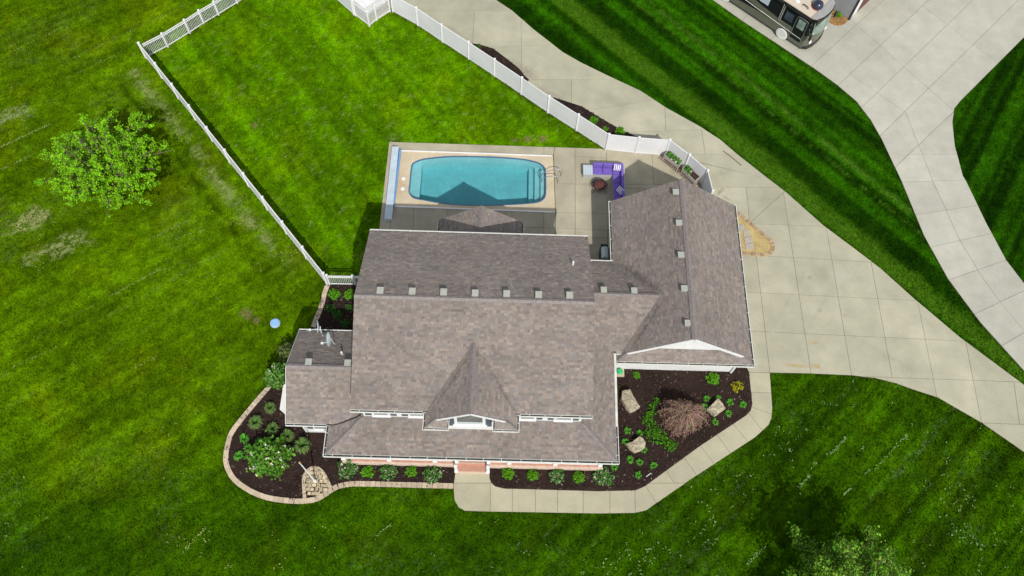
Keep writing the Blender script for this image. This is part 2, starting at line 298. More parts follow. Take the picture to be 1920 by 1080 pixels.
# ------------------------------------------------------------------ ground: one sheet, mown lawn zones in its tint
SA, SB = P(1350, 262), P(1870, 685)                      # lower edge of the strip between the two drives
SD = (SB - SA).normalized(); SN = Vector((-SD.y, SD.x, 0))
FA, FB = P(275, 109), P(614, 533); FD = (FB - FA).normalized(); FN = Vector((FD.y, -FD.x, 0))   # points to the field side
def to_np(v): return np.array([[p.x, p.y] for p in v])
STRIP = PP([(930, 0)] + D1R[2:] + [(1950, 730)] + D2L[::-1][1:])
FAR = PP(D2R[:-2] + [(1920, 70), (2050, -40), (2200, 400), (2030, 660)])
def lawn_tint(X, Y, pale=1.0):
    n1 = fbm(X * 0.16, Y * 0.16, 4); n2 = fbm(X * 0.9 + 40, Y * 0.9, 4); n3 = fbm(X * 4 + 9, Y * 4, 3); n4 = fbm(X * 0.4 + 80, Y * 0.4 + 30, 3)
    yard = inside(to_np(YARD), X, Y); strip = inside(to_np(STRIP), X, Y); far = inside(to_np(FAR), X, Y)
    west = (~yard) & (~strip) & (~far) & (X < -4) & (sstep(-2, 4, (Y - 14) + (X + 14) * -0.55 + 6 * (n1 - .5)) > 0.5)
    wf = np.where(yard | strip | far | (X > -3), 0, sstep(7, 21, Y - 0.5 * (X + 16) * 0.4 + 8 * (n1 - .5)))
    front = np.array([0.028, 0.078, 0.0008]); westc = np.array([0.068, 0.138, 0.0010])  # front tone darkened: lens falloff near the frame edge painted into the grass
    C = front[None] * (1 - wf[:, None]) + westc[None] * wf[:, None]
    C[yard] = (0.066, 0.164, 0.0006); C[strip] = (0.0145, 0.064, 0.0008); C[far] = (0.012, 0.052, 0.0008)
    # broad growth patches and yellower turf
    n5 = fbm(X * 1.9 + 3, Y * 1.9 + 60, 4)
    C *= (0.66 + 0.68 * n1)[:, None] * (0.72 + 0.56 * n2)[:, None] * (0.50 + 1.0 * n3)[:, None] * (0.60 + 0.80 * n5)[:, None]
    yel = sstep(0.52, 0.72, n4) * np.where(strip | far, 0.2, 0.42)
    C = C * (1 - yel[:, None]) + C * np.array([1.5, 1.05, 1.0])[None] * yel[:, None]
    # mower passes
    def stripes(sel, d, period, amp, seed):
        v = (X * -d[1] + Y * d[0]); u = X * d[0] + Y * d[1]
        w = v / period + 0.10 * (fbm(u * 0.15 + seed, v * 0.2, 2) - .5) * 2
        k = vnoise(w * 2.0 + seed * 13, np.full_like(w, seed)); k2 = vnoise(w * 0.6 + seed, np.full_like(w, seed + 3.0))
        C[sel] *= np.clip(1 + amp * ((k - .5) * 1.3 + (k2 - .5) * 1.2), .5, 1.7)[sel][:, None]
        return v, u
    v, u = stripes(strip, (SD.x, SD.y), 0.62, 1.0, 3)
    e = (X - SA.x) * SN.x + (Y - SA.y) * SN.y                    # distance from the drive edge
    along = (X - SA.x) * SD.x + (Y - SA.y) * SD.y
    b = strip * (sstep(0.0, 0.3, e) * (1 - sstep(1.0, 2.0, e + 0.9 * (n2 - .5)))) * 0.8
    b2 = strip * np.exp(-((e - 5.6 + 0.02 * along) / 0.22) ** 2) * sstep(0.3, 0.6, n2) * 0.8 + strip * np.exp(-((e - 4.7 + 0.02 * along) / 0.12) ** 2) * 0.45 * sstep(.35, .6, n3)
    for q, c in ((b, (0.052, 0.132, 0.006)), (b2, (0.062, 0.145, 0.012))): C = C * (1 - q[:, None]) + np.array(c)[None] * q[:, None] * (0.6 + 0.8 * n3)[:, None]
    d = (P(1900, 60) - P(1800, 250)).normalized(); stripes(far, (d.x, d.y), 0.8, 1.0, 5)
    d = (P(1660, 760) - P(1500, 940)).normalized(); fr = (~yard) & (~strip) & (~far) & (wf < 0.5) & (X > 3)
    v, u = stripes(fr, (d.x, d.y), 0.5, 0.55, 7)
    fl = (~yard) & (X < 3); d2 = (P(240, 220) - P(20, 330)).normalized(); v2, u2 = stripes(fl, (d2.x, d2.y), 0.55, 0.24, 8)
    d3 = (P(560, 300) - P(440, 150)).normalized(); stripes(yard, (d3.x, d3.y), 0.7, 0.3, 9)
    # dried clippings: rows left by the mower and scattered patches
    fine = fbm(X * 11 + 3, Y * 11 + 1, 2)
    row = sstep(0.86, 0.97, vnoise(v * 2.6 + 5, np.full_like(v, 2.0))) * sstep(0.48, 0.68, fbm(u * 0.5, v * 3.1, 2)) * sstep(0.50, 0.64, fine) * fr
    blot = sstep(0.57, 0.72, fbm(X * 0.33 + 31, Y * 0.33 + 8, 3)) * sstep(0.60, 0.72, fine) * (fr | ((Y < 11) & (X < 2))) * 0.8
    row2 = sstep(0.82, 0.96, vnoise(v2 * 2.4 + 5, np.full_like(v2, 6.0))) * sstep(0.50, 0.68, fbm(u2 * 0.35, v2 * 3.1, 2)) * sstep(0.48, 0.64, fine) * fl * (wf > 0.35) * 0.8
    blot2 = sstep(0.58, 0.74, fbm(X * 0.28 + 3, Y * 0.28 + 58, 3)) * sstep(0.52, 0.66, fine) * (wf > 0.35) * 0.55
    g = (X - FA.x) * FN.x + (Y - FA.y) * FN.y; ga = (X - FA.x) * FD.x + (Y - FA.y) * FD.y
    band = np.exp(-((g - 1.35 - 0.4 * (n2 - .5)) / 0.38) ** 2) * (ga > 0.3) * (ga < 21) * sstep(0.44, 0.60, fine * 0.5 + n2 * 0.5) * 0.7 * (~yard)
    rut = np.exp(-((g - 2.6 - 0.3 * (n2 - .5)) / 0.25) ** 2) * (ga > 1) * (ga < 20) * (~yard) * sstep(.4, .6, n2)
    q = P(52, 415); px = (X - q.x); py = (Y - q.y); dry = (1 - sstep(0.6, 1.0, np.sqrt((px / 2.0) ** 2 + ((py - .25 * px) / 1.25) ** 2) + 1.3 * (n2 - .5))) * sstep(0.36, 0.54, fine) * .85
    q = P(105, 465); px = (X - q.x); py = (Y - q.y); dry2 = (1 - sstep(0.5, 1.0, np.sqrt(((px - .3 * py) / 2.2) ** 2 + ((py - .4 * px) / 1.0) ** 2) + 1.3 * (n2 - .5))) * sstep(0.5, 0.6, fine)
    q = P(10, 215); px = (X - q.x); py = (Y - q.y); dry3 = (1 - sstep(0.4, 1.0, np.sqrt((px / 2.6) ** 2 + ((py - .3 * px) / 0.9) ** 2) + 1.0 * (n2 - .5))) * sstep(0.42, 0.6, fine)
    C *= (1 - 0.6 * rut)[:, None]
    row, blot, row2, blot2 = row * pale * .35, blot * pale * .5, row2 * pale * .6, blot2 * pale * .8
    for k, c in ((row, (0.30, 0.42, 0.20)), (blot, (0.14, 0.24, 0.10)), (row2, (0.24, 0.30, 0.10)), (blot2, (0.15, 0.22, 0.06)), (band, (0.24, 0.27, 0.10)), (dry, (0.27, 0.29, 0.11)), (dry2, (0.22, 0.26, 0.09)), (dry3, (0.2, 0.25, 0.09))):
        k = np.clip(k, 0, 1); C = C * (1 - k[:, None]) + np.array(c)[None] * k[:, None]
    ys = yard * sstep(0.62, 0.72, fbm(X * 2.2 + 71, Y * 2.2, 2)) * sstep(0.6, 0.75, fine) * 0.5
    C = C * (1 - ys[:, None]) + np.array((0.2, 0.26, 0.06))[None] * ys[:, None]
    for (a, c, r) in ((478, 234, .28), (682, 245, .2), (990, 261, .4), (1018, 259, .45), (965, 262, .25), (462, 588, .5), (480, 600, .3)):      # bare earth spots
        q = P(a, c); k = (1 - sstep(0.5, 1, np.hypot(X - q.x, Y - q.y) / r + 0.8 * (n3 - .5))) * 0.6
        C = C * (1 - k[:, None]) + np.array((0.20, 0.15, 0.07))[None] * k[:, None]
    return np.clip(C, 0.001, 0.8)
STEP = 0.2
gx = np.arange(-54, 56.01, STEP); gy = np.arange(0, 64.01, STEP)
GX, GY = np.meshgrid(gx, gy); nx, ny = len(gx), len(gy)
X = GX.ravel(); Y = GY.ravel()
Z = -0.02 + 0.035 * (fbm(X * 0.5, Y * 0.5, 3) - 0.5) - 0.03
TI = lawn_tint(X, Y, 0.2)
idx = np.arange(nx * ny).reshape(ny, nx)
F = np.stack([idx[:-1, :-1], idx[:-1, 1:], idx[1:, 1:], idx[1:, :-1]], -1).reshape(-1, 4)
cx = X[F].mean(1); cy = Y[F].mean(1)
PITR = to_np(PP([(756, 287), (1032, 297), (1034, 392), (742, 382)]))
F = F[~inside(PITR, cx, cy)]
# skirt out to the horizon
ox = [-1500, -54, 56, 1500]; oy = [-1500, 0, 64, 1500]; SV = []; SF = []
for i in range(3):
    for j in range(3):
        if i == 1 and j == 1: continue
        k = len(X) + len(SV); SV += [(ox[i], oy[j], -0.05), (ox[i + 1], oy[j], -0.05), (ox[i + 1], oy[j + 1], -0.05), (ox[i], oy[j + 1], -0.05)]; SF.append((k, k + 1, k + 2, k + 3))
V = np.concatenate([np.stack([X, Y, Z], 1), np.array(SV)]); TI = np.concatenate([TI, np.tile([[0.04, 0.1, 0.006]], (len(SV), 1))])
F = np.concatenate([F, np.array(SF)])
ground_m = mat('lawn_ground', (0.04, 0.1, 0.01), 0.95, tint=True, spec=0.0, layers=((9, 0.68, 1.28, 6), (35, 0.65, 1.32)), bump=0.6)
ground = link('ground', np_mesh('ground', V, F, TI, ground_m)); tag(ground, 'mown green lawn around the house', kind='structure')

# grass: short upright blades in tufts over the whole lawn
NB = 640000
gxr = RNG.random(NB); gyr = RNG.random(NB) ** 1.0
BX = -46 + gxr * 96; BY = 4 + gyr * 50
keep = np.ones(NB, bool)
for poly in (D1, D2, DECK, WALK, BED_S, BED_N, BED_E, SLIV1, SLIV2, ISLE, HOUSE_FP): keep &= ~inside(to_np([Vector((p[0], p[1], 0)) for p in poly]), BX, BY)
BX = BX[keep]; BY = BY[keep]; nb = len(BX)
ang = RNG.random(nb) * 6.283; h = 0.05 + 0.06 * RNG.random(nb); wv = 0.05 + 0.05 * RNG.random(nb); lean = (RNG.random((nb, 2)) - .5) * 0.12
c, s_ = np.cos(ang) * wv / 2, np.sin(ang) * wv / 2
GV = np.stack([np.stack([BX - c, BY - s_, np.full(nb, -0.05)], 1), np.stack([BX + c, BY + s_, np.full(nb, -0.05)], 1), np.stack([BX + lean[:, 0], BY + lean[:, 1], h - 0.05], 1)], 1).reshape(-1, 3)
gt = lawn_tint(BX, BY) * (0.6 + 0.9 * RNG.random(nb))[:, None]
grass = link('grass', np_mesh('grass', GV, np.arange(nb * 3).reshape(-1, 3), np.repeat(gt, 3, 0), M['grass'])); tag(grass, 'short mown grass covering the lawns', 'grass', kind='stuff')

ed = []
for poly, w, hh in ((D1R, .03, .05), (D1L, .03, .05), (D2L, .03, .05), (D2R, .03, .05), (WALK_OUT, .03, .05)):
    ed += [(q, w, hh) for q in [p.lerp(r2, t) for p, r2 in zip(PP(poly), PP(poly)[1:]) for t in np.arange(0, 1, .05 / max((r2 - p).length, .05))]]
for a, b in ((FA, FB), (P(737, 22), P(1136, 281)), (FA, P(460, -2))): 
    ed += [(a.lerp(b, t), .10, .20) for t in np.arange(0, 1, .012 / 1)  for _ in range(6)]
ed += [(p.lerp(q, t), .05, .10) for p, q in zip(EDGE_W, EDGE_W[1:]) for t in np.arange(0, 1, .06 / max((q - p).length, .06))]
EX = np.array([[q.x + random.gauss(0, w), q.y + random.gauss(0, w)] for q, w, hh in ed]); eh = np.array([hh for q, w, hh in ed]) * (.6 + .8 * RNG.random(len(ed))); ne = len(ed)
ea = RNG.random(ne) * 6.283; ew = .035; el = (RNG.random((ne, 2)) - .5) * .2
EV = np.stack([np.stack([EX[:, 0] - np.cos(ea) * ew, EX[:, 1] - np.sin(ea) * ew, np.full(ne, -.03)], 1), np.stack([EX[:, 0] + np.cos(ea) * ew, EX[:, 1] + np.sin(ea) * ew, np.full(ne, -.03)], 1), np.stack([EX[:, 0] + el[:, 0], EX[:, 1] + el[:, 1], eh], 1)], 1).reshape(-1, 3)
et = lawn_tint(EX[:, 0], EX[:, 1], 0) * (.6 + .9 * RNG.random(ne))[:, None] * np.array([1.25, 1, 1])
# dried clippings: pale flecks dropped by the mower in lines and drifts
fl_ = []
def fleck_line(a, b, n, w=.045):
    A, B = P(*a), P(*b); ph = random.uniform(0, 50)
    for _ in range(n):
        t = random.random()
        if vnoise(np.array([t * (B - A).length * .9 + ph]), np.array([ph]))[0] > .48: q = A.lerp(B, t); fl_.append((q.x + random.gauss(0, w), q.y + random.gauss(0, w)))
def fleck_drift(c, rx, ry, ang, n):
    c = P(*c); k = 0; n = int(n * .45); ph = random.uniform(0, 90)
    while k < n:
        x, y = random.gauss(0, rx), random.gauss(0, ry); k += 1; q = (c.x + x * math.cos(ang) - y * math.sin(ang), c.y + x * math.sin(ang) + y * math.cos(ang))
        if vnoise(np.array([q[0] * 1.6 + ph]), np.array([q[1] * 1.6]))[0] > .52:
            for _ in range(2): fl_.append((q[0] + random.gauss(0, .07), q[1] + random.gauss(0, .07)))
for a, b, n in (((1496, 915), (1600, 806), 150), ((1562, 897), (1621, 838), 110), ((1582, 928), (1632, 879), 60), ((1520, 880), (1560, 835), 50), ((1640, 880), (1700, 815), 40), ((1362, 985), (1382, 1010), 60), ((1470, 960), (1500, 925), 30), ((1450, 1010), (1400, 1060), 50),
    ((0, 277), (95, 233), 150), ((0, 375), (70, 334), 90), ((20, 100), (150, 35), 60), ((0, 320), (60, 292), 50), ((280, 450), (350, 415), 50), ((60, 520), (190, 455), 70), ((200, 560), (300, 505), 60), ((0, 700), (110, 650), 40), ((120, 150), (215, 105), 50), ((150, 25), (215, -5), 40), ((255, 690), (330, 650), 30), ((10, 1010), (40, 960), 30), ((340, 1040), (385, 990), 40), ((700, 1010), (760, 960), 30), ((930, 1040), (990, 1000), 30)): fleck_line(a, b, n)
for c, rx, ry, ang, n in (((1290, 985), 5.0, .8, .62, 420), ((1160, 1055), 2.4, .7, .6, 160), ((1508, 797), .9, .4, .9, 70), ((1480, 820), .7, .4, .5, 40), ((1862, 1010), 2.0, 2.2, .5, 420), ((1690, 808), .6, .5, .5, 40), ((1560, 760), 1.5, .8, 0, 50), ((1800, 930), 1.4, 1.6, 0, 60), ((360, 1005), 1.0, .5, .7, 60), ((60, 1000), 1.5, 1.5, .7, 70), ((960, 1030), 2.2, .8, .3, 70), ((500, 1040), 2, .8, .2, 50), ((340, 520), 1.2, 1.2, .5, 70), ((25, 230), 1.0, .5, .4, 90), ((60, 410), 1.6, .9, .4, 150), ((110, 470), 1.6, .8, .5, 130), ((240, 90), 1.5, .8, .4, 60), ((440, 420), .8, 2.4, -.9, 140), ((390, 330), .5, 2.2, -.9, 140), ((340, 240), .5, 2.0, .65, 60), ((545, 480), 1.0, 1.0, 0, 70), ((780, 180), 4, 3, 0, 40), ((480, 180), 3, 3, 0, 40), ((320, 800), 2, 2, 0, 40)): fleck_drift(c, rx, ry, ang, n)
FX = np.array(fl_); okf = np.ones(len(FX), bool)
for poly in (D1, D2, DECK, WALK, BED_S, BED_N): okf &= ~inside(to_np([Vector((p[0], p[1], 0)) for p in poly]), FX[:, 0], FX[:, 1])
FX = FX[okf]; nf = len(FX); fa = RNG.random(nf) * 6.283; fL = .02 + .035 * RNG.random(nf); fw = .009 + .012 * RNG.random(nf); dx, dy = np.cos(fa) * fL, np.sin(fa) * fL; ex, ey = -np.sin(fa) * fw, np.cos(fa) * fw; fz = .02 + .04 * RNG.random(nf)
FV = np.stack([np.stack([FX[:, 0] + a * dx + b * ex, FX[:, 1] + a * dy + b * ey, fz + c], 1) for a, b, c in ((-1, -1, 0), (1, -1, .01), (1, 1, .012), (-1, 1, .002))], 1).reshape(-1, 3)
west_ = (FX[:, 0] < -8)[:, None]; fc_ = np.where(west_, np.array([[.24, .30, .08]]), np.array([[.20, .32, .12]])) * (.55 + .7 * RNG.random((nf, 1)))
fo = link('grass_clippings', np_mesh('grass_clippings', FV, np.arange(nf * 4).reshape(-1, 4), np.repeat(fc_, 4, 0), M['grass'])); tag(fo, 'pale dried grass clippings scattered in lines over the lawn', 'clippings', kind='stuff')
eo = link('edge_grass', np_mesh('edge_grass', EV, np.arange(ne * 3).reshape(-1, 3), np.repeat(et, 3, 0), M['grass'])); tag(eo, 'ragged longer grass along the fences and paving edges', 'grass', kind='stuff')

# ------------------------------------------------------------------ paved ground: slabs cut from an outline along its joints
def paving(name, label, outlines, cuts, m, zt=0.04, gap=0.015, piece='slab', margin=0.0):
    base = MB()
    for o in outlines: base.poly([(p.x, p.y, zt - 0.03) for p in o])
    root = base.build(name, M['joint']); tag(root, label, kind='structure')
    if margin:
        bm = bmesh.new(); bm.from_mesh(root.data); bmesh.ops.inset_region(bm, faces=list(bm.faces), thickness=margin, use_outset=True, use_boundary=True, use_even_offset=True); bm.to_mesh(root.data); bm.free()
    for o in outlines:
        bm = bmesh.new(); bm.faces.new([bm.verts.new((p.x, p.y, 0)) for p in o]); bm.normal_update()
        for a, b in cuts:
            A, B = P(*a), P(*b); d = (B - A).normalized(); nrm = Vector((-d.y, d.x, 0)); L = (B - A).length
            for f in list(bm.faces):
                pl = to_np([v.co for v in f.verts]); t = np.linspace(0.04, 0.96, 25)
                hit = inside(pl, A.x + (B.x - A.x) * t, A.y + (B.y - A.y) * t).sum() / 25 * L
                if hit > (0.5 if L > 6 else 0.45 * L): bmesh.ops.bisect_plane(bm, geom=[f] + list(f.edges) + list(f.verts), dist=1e-4, plane_co=A, plane_no=nrm)
        polys = [[v.co.copy() for v in f.verts] for f in bm.faces if f.calc_area() > 0.02]; bm.free()
        for pl in polys:
            b2 = bmesh.new(); f = b2.faces.new([b2.verts.new(v) for v in pl]); b2.normal_update()
            if f.normal.z < 0: f.normal_flip()
            bmesh.ops.remove_doubles(b2, verts=b2.verts, dist=0.004)
            if not b2.faces: b2.free(); continue
            r = bmesh.ops.inset_individual(b2, faces=list(b2.faces), thickness=gap)
            bmesh.ops.delete(b2, geom=r['faces'], context='FACES')
            top = list(b2.faces); ex = bmesh.ops.extrude_face_region(b2, geom=top)
            dz = zt + random.uniform(-0.003, 0.003)
            for v in [g for g in ex['geom'] if isinstance(g, bmesh.types.BMVert)]: v.co.z = dz
            for v in b2.verts:
                if v.co.z == 0: v.co.z = zt - 0.06
            b2.normal_update(); me = bpy.data.meshes.new(piece); b2.to_mesh(me); b2.free(); me.materials.append(m)
            so_ = bpy.data.objects.new(piece, me); COL.objects.link(so_); so_.parent = root; LOC[so_] = Vector()
    return root
D1CUT = [((830, 21), (1010, 21)), ((905, 88), (1060, 84)), ((1000, 150), (1165, 150)), ((1100, 208), (1260, 183)), ((1160, 249), (1330, 243)), ((1290, 290.5), (1400, 290)), ((1330, 351), (1475, 352)), ((1472, 359), (1408, 416)), ((1340, 418), (1560, 425)), ((1380, 477), (1645, 492.5)), ((1385, 547.5), (1735, 565)), ((1390, 620.5), (1830, 641)), ((1590, 705), (1920, 717)), ((1820, 793), (1990, 798)), ((1330, 697), (1460, 699.5)), ((892, -20), (886, 90)), ((977, 30), (978, 145)), ((1071.5, 95), (1071.5, 210)), ((1154.5, 140), (1174, 255)), ((1246, 190), (1249, 262)), ((1312, 225), (1327, 320)), ((1391, 285), (1405, 413)), ((1468, 358), (1521, 705)), ((1547, 415), (1597.5, 712)), ((1631, 483), (1676.5, 730)), ((1717, 550), (1758, 755)), ((1807, 625), (1842, 805)), ((1898, 700), (1921, 870)), ((1417, 472), (1444, 705))]
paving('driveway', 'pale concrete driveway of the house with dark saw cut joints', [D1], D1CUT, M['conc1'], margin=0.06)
D2CUT = [((1510, 134), (1690, -30)), ((1555, 176), (1790, -46)), ((1600, 217), (1850, -25)), ((1640, 265), (1930, -20)), ((1715, 279), (1805, 193)), ((1596, 141), (1697, 211)), ((1590, 33), (1786, 207)), ((1720, 4), (1880, 127)), ((1655, 290), (1795, 290)), ((1675, 342), (1812, 338)), ((1705, 405), (1840, 384)), ((1735, 466), (1862, 437)), ((1768, 529), (1897, 484)), ((1815, 595), (1935, 538)), ((1865, 656), (1990, 582)), ((1400, 30), (1470, -40)), ((1450, 70), (1530, -5)), ((1698, 212), (1722, 272)), ((1722, 274), (1729, 289)), ((1730, 292), (1748, 339)), ((1749, 342), (1774, 394)), ((1775, 398), (1797, 446)), ((1800, 453), (1832, 505)), ((1834, 510), (1872, 563)), ((1874, 567), (1928, 630))]
paving('neighbour_driveway', 'bright concrete driveway of the neighbouring house', [D2], D2CUT, M['conc2'], gap=0.014, margin=0.05)
TL, TR, BR, BL = P(749, 281.5), P(1037, 291.5), P(1041, 398.5), P(736, 387.5)      # tan surround
k0 = min(range(len(POOL)), key=lambda i: POOL[i].x); k1 = max(range(len(POOL)), key=lambda i: POOL[i].x)
if k1 < k0: up = POOL[k0:] + POOL[:k1 + 1]; lo = POOL[k1:k0 + 1]
else: up = POOL[k0:k1 + 1]; lo = POOL[k1:] + POOL[:k0 + 1]
if sum(p.y for p in up) / len(up) < sum(p.y for p in lo) / len(lo): up, lo = lo[::-1], up[::-1]
WL = TL.lerp(BL, 0.55); WR = TR.lerp(BR, 0.45)
TANU = [WL] + up + [WR, TR, TL]; TANL = [WR] + lo + [WL, BL, BR]
VC = [((786, 262), (785, 300)), ((844, 262), (843, 300)), ((902, 262), (902, 300)), ((961, 265), (961, 300)), ((1020, 268), (1020, 300)), ((776, 368), (775, 440)), ((839, 370), (837, 440)), ((960, 380), (960, 440)), ((1019.5, 375), (1019.5, 445)), ((897, 375), (897, 440))]
paving('pool_surround', 'tan stained concrete surround of the swimming pool', [TANU, TANL], VC, M['tan'], zt=0.06, gap=0.008)
DK = DECK
dE = P(1040, 276.5)
dkT = [P(730, 266.5), P(750, 267), dE, P(1037.5, 291), P(749.5, 281)]
dkL = [P(730, 266.5), P(749.3, 281.2), P(735.5, 388), P(728, 455), P(708, 455)]
dkB = [P(735.7, 388.2), P(1041, 399.2), P(1041, 468), P(728, 455)]
dkR = [P(1040.3, 276.5)] + DK[1:8] + [P(1200, 520), P(1041.5, 470), P(1041.5, 398.5), P(1038, 291)]
HC = [((700, 418), (830, 421.5)), ((975, 426), (1145, 432)), ((1025, 345), (1090, 345.3)), ((1030, 398.5), (1150, 401)), ((1078, 270), (1079, 470)), ((1137, 275), (1139, 470)), ((1080, 347), (1140, 349.5)), ((1139, 349.5), (1235, 357)), ((1222, 285), (1227, 360)), ((1040, 291), (1140, 297)), ((735, 270), (753, 280)), ((1100, 445), (1145, 446)), ((1227, 357), (1290, 330))]
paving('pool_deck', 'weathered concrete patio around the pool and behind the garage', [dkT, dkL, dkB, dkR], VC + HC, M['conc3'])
WCUT = [((845, 906), (922, 906)), ((919.6, 900), (919, 965)), ((960.5, 910), (960.5, 965)), ((1003.7, 910), (1003.7, 966)), ((1045.5, 910), (1045.5, 968)), ((1093.4, 912), (1093.4, 970)), ((1143.5, 912), (1143.7, 972)), ((1190, 912), (1191, 970)), ((1207, 905), (1233, 947)), ((1246, 879), (1274, 921)), ((1280, 855), (1310, 897)), ((1311, 834), (1341, 872)), ((1343, 814), (1372, 854)), ((1373, 793), (1403, 830)), ((1401, 772), (1430, 809)), ((1405, 762), (1452, 779)), ((1400, 735), (1452, 737.5))]
paving('walkway', 'concrete footpath curving from the porch steps to the driveway', [WALK], WCUT, M['walk'], margin=0.06)

# ------------------------------------------------------------------ mulch beds
def mulch(name, label, poly, z=0.03, mound=0.06):
    pl = to_np(poly); x0, y0 = pl.min(0); x1, y1 = pl.max(0); st = 0.12
    ax = np.arange(x0 - st, x1 + st, st); ay = np.arange(y0 - st, y1 + st, st); A, B = np.meshgrid(ax, ay); A = A.ravel(); B = B.ravel()
    ins = inside(pl, A, B); n = len(ax)
    id_ = np.arange(len(A)).reshape(len(ay), n); Fq = np.stack([id_[:-1, :-1], id_[:-1, 1:], id_[1:, 1:], id_[1:, :-1]], -1).reshape(-1, 4)
    Fq = Fq[ins[Fq].any(1)]
    # pull the outside corners of the rim cells onto the outline
    for i in np.unique(Fq[~ins[Fq]]):
        best = None
        for j in range(len(pl)):
            a = pl[j]; b = pl[(j + 1) % len(pl)]; ab = b - a; t = np.clip(np.dot([A[i] - a[0], B[i] - a[1]], ab) / (ab @ ab + 1e-9), 0, 1); q = a + ab * t; dd = (A[i] - q[0]) ** 2 + (B[i] - q[1]) ** 2
            if best is None or dd < best[0]: best = (dd, q)
        A[i], B[i] = best[1]
    Zq = z + mound * fbm(A * 1.2, B * 1.2, 3) + RNG.random(len(A)) * 0.02
    Zq[~ins] = z
    k = fbm(A * 1.1 + 4, B * 1.1, 3); tq = np.array([0.024, 0.0145, 0.0115])[None] * (0.6 + 0.85 * k)[:, None] * (0.75 + 0.5 * RNG.random(len(A)))[:, None]
    used = np.unique(Fq); remap = np.zeros(len(A), int); remap[used] = np.arange(len(used))
    root = link(name, np_mesh(name, np.stack([A, B, Zq], 1)[used], remap[Fq], tq[used], M['mulch'])); tag(root, label, kind='structure')
    # loose chips
    area = Fq.shape[0] * st * st; nc = int(area * 70)
    cxx = x0 + RNG.random(nc) * (x1 - x0); cyy = y0 + RNG.random(nc) * (y1 - y0); k = inside(pl, cxx, cyy); cxx = cxx[k]; cyy = cyy[k]; nc = len(cxx)
    an = RNG.random(nc) * 6.283; L = 0.03 + 0.05 * RNG.random(nc); dx = np.cos(an) * L; dy = np.sin(an) * L; ex = -np.sin(an) * .016; ey = np.cos(an) * .016
    zz = z + mound * fbm(cxx * 1.2, cyy * 1.2, 3) + 0.02 + 0.03 * RNG.random(nc); tl = (RNG.random(nc) - .5) * .06
    CV = np.stack([np.stack([cxx - dx - ex, cyy - dy - ey, zz - tl], 1), np.stack([cxx + dx - ex, cyy + dy - ey, zz + tl], 1), np.stack([cxx + dx + ex, cyy + dy + ey, zz + tl + .012], 1), np.stack([cxx - dx + ex, cyy - dy + ey, zz - tl + .012], 1)], 1).reshape(-1, 3)
    base = np.where(RNG.random(nc)[:, None] < 0.10, np.array([[0.17, 0.13, 0.105]]), np.array([[0.044, 0.026, 0.021]])) * (0.35 + 1.1 * RNG.random(nc))[:, None]
    ch = link('mulch_chips', np_mesh('mulch_chips', CV, np.arange(nc * 4).reshape(-1, 4), np.repeat(base, 4, 0), M['mulch']), root); ch['kind'] = 'stuff'
    return root
mulch('mulch_bed', 'dark mulch bed at the south west corner of the house', BED_S)
mulch('mulch_bed', 'dark mulch bed behind the left wing of the house', BED_N)
mulch('mulch_bed', 'dark mulch bed between porch, garage and footpath', BED_E)
mulch('mulch_bed', 'narrow mulch strip along the fence near the top of the drive', SLIV1, z=0.05, mound=0.03)
mulch('mulch_bed', 'mulch wedge between white fence and drive beside the patio', SLIV2, z=0.05, mound=0.03)
isl = MB().prism([(p.x, p.y, 0.03) for p in ISLE], (0, 0, 0.03)).build('gravel_island', M['gravel']); tag(isl, 'teardrop island of yellow gravel beside the garage', kind='structure')

# ------------------------------------------------------------------ edging blocks, paver pad, gravel island pieces
def along(path, step, start=0.0):
    d = start; out = []; acc = 0
    for a, b in zip(path, path[1:]):
        L = (b - a).length
        while d <= acc + L and L > 0: out.append((a.lerp(b, (d - acc) / L), (b - a).normalized())); d += step
        acc += L
    return out
def blocks(root, name, path, L, Wd, h, m, inward, z0=0.0, var=0.02):
    prot = []
    for k in range(5):
        mb = MB().prism([(-L / 2 + .008, -Wd / 2 + random.uniform(-var, var) * .4, 0), (L / 2 - .008, -Wd / 2, 0), (L / 2 - .008, Wd / 2 + random.uniform(-var, var) * .4, 0), (-L / 2 + .008, Wd / 2, 0)], (0, 0, h))
        me = mb.mesh(name); me.materials.append(m); prot.append(me)
    for p, d in along(path, L, L / 2):
        nrm = Vector((-d.y, d.x, 0)) * inward
        o = link(name, random.choice(prot), root, None, Vector((p.x, p.y, z0 + random.uniform(-.006, .012))) + nrm * Wd / 2); o.rotation_euler.z = math.atan2(d.y, d.x) + random.uniform(-.02, .02)
er = empty('garden_edging', EDGE_W[0], 'curved edging of tan concrete blocks round the front left mulch bed', 'edging')
blocks(er, 'edging_block', EDGE_W, 0.30, 0.29, 0.11, M['block'], 1)
er = empty('garden_edging', EDGE_N[0], 'short run of tan block edging between the fence gate and left wing', 'edging')
blocks(er, 'edging_block', EDGE_N, 0.30, 0.30, 0.11, M['block'], 1)
PAD = smooth(PP([(569, 941), (567, 912), (568, 893), (576, 880.6), (588, 874.6), (600, 877), (609.5, 886.6), (617, 900), (624, 916)]), 5)
pr = empty('paver_pad', P(595, 910), 'rounded pad of tumbled tan pavers round the flagpole', 'pad')
MB().prism([(p.x, p.y, 0.03) for p in PAD + PP([(612, 926), (593, 936)])], (0, 0, 0.035)).build('sand_bed', M['joint'], pr)
blocks(pr, 'border_paver', PAD, 0.22, 0.20, 0.10, M['block'], -1)
inner = to_np([p for p in PAD] + PP([(612, 927), (593, 937)])); c0 = inner.mean(0)
pm = []
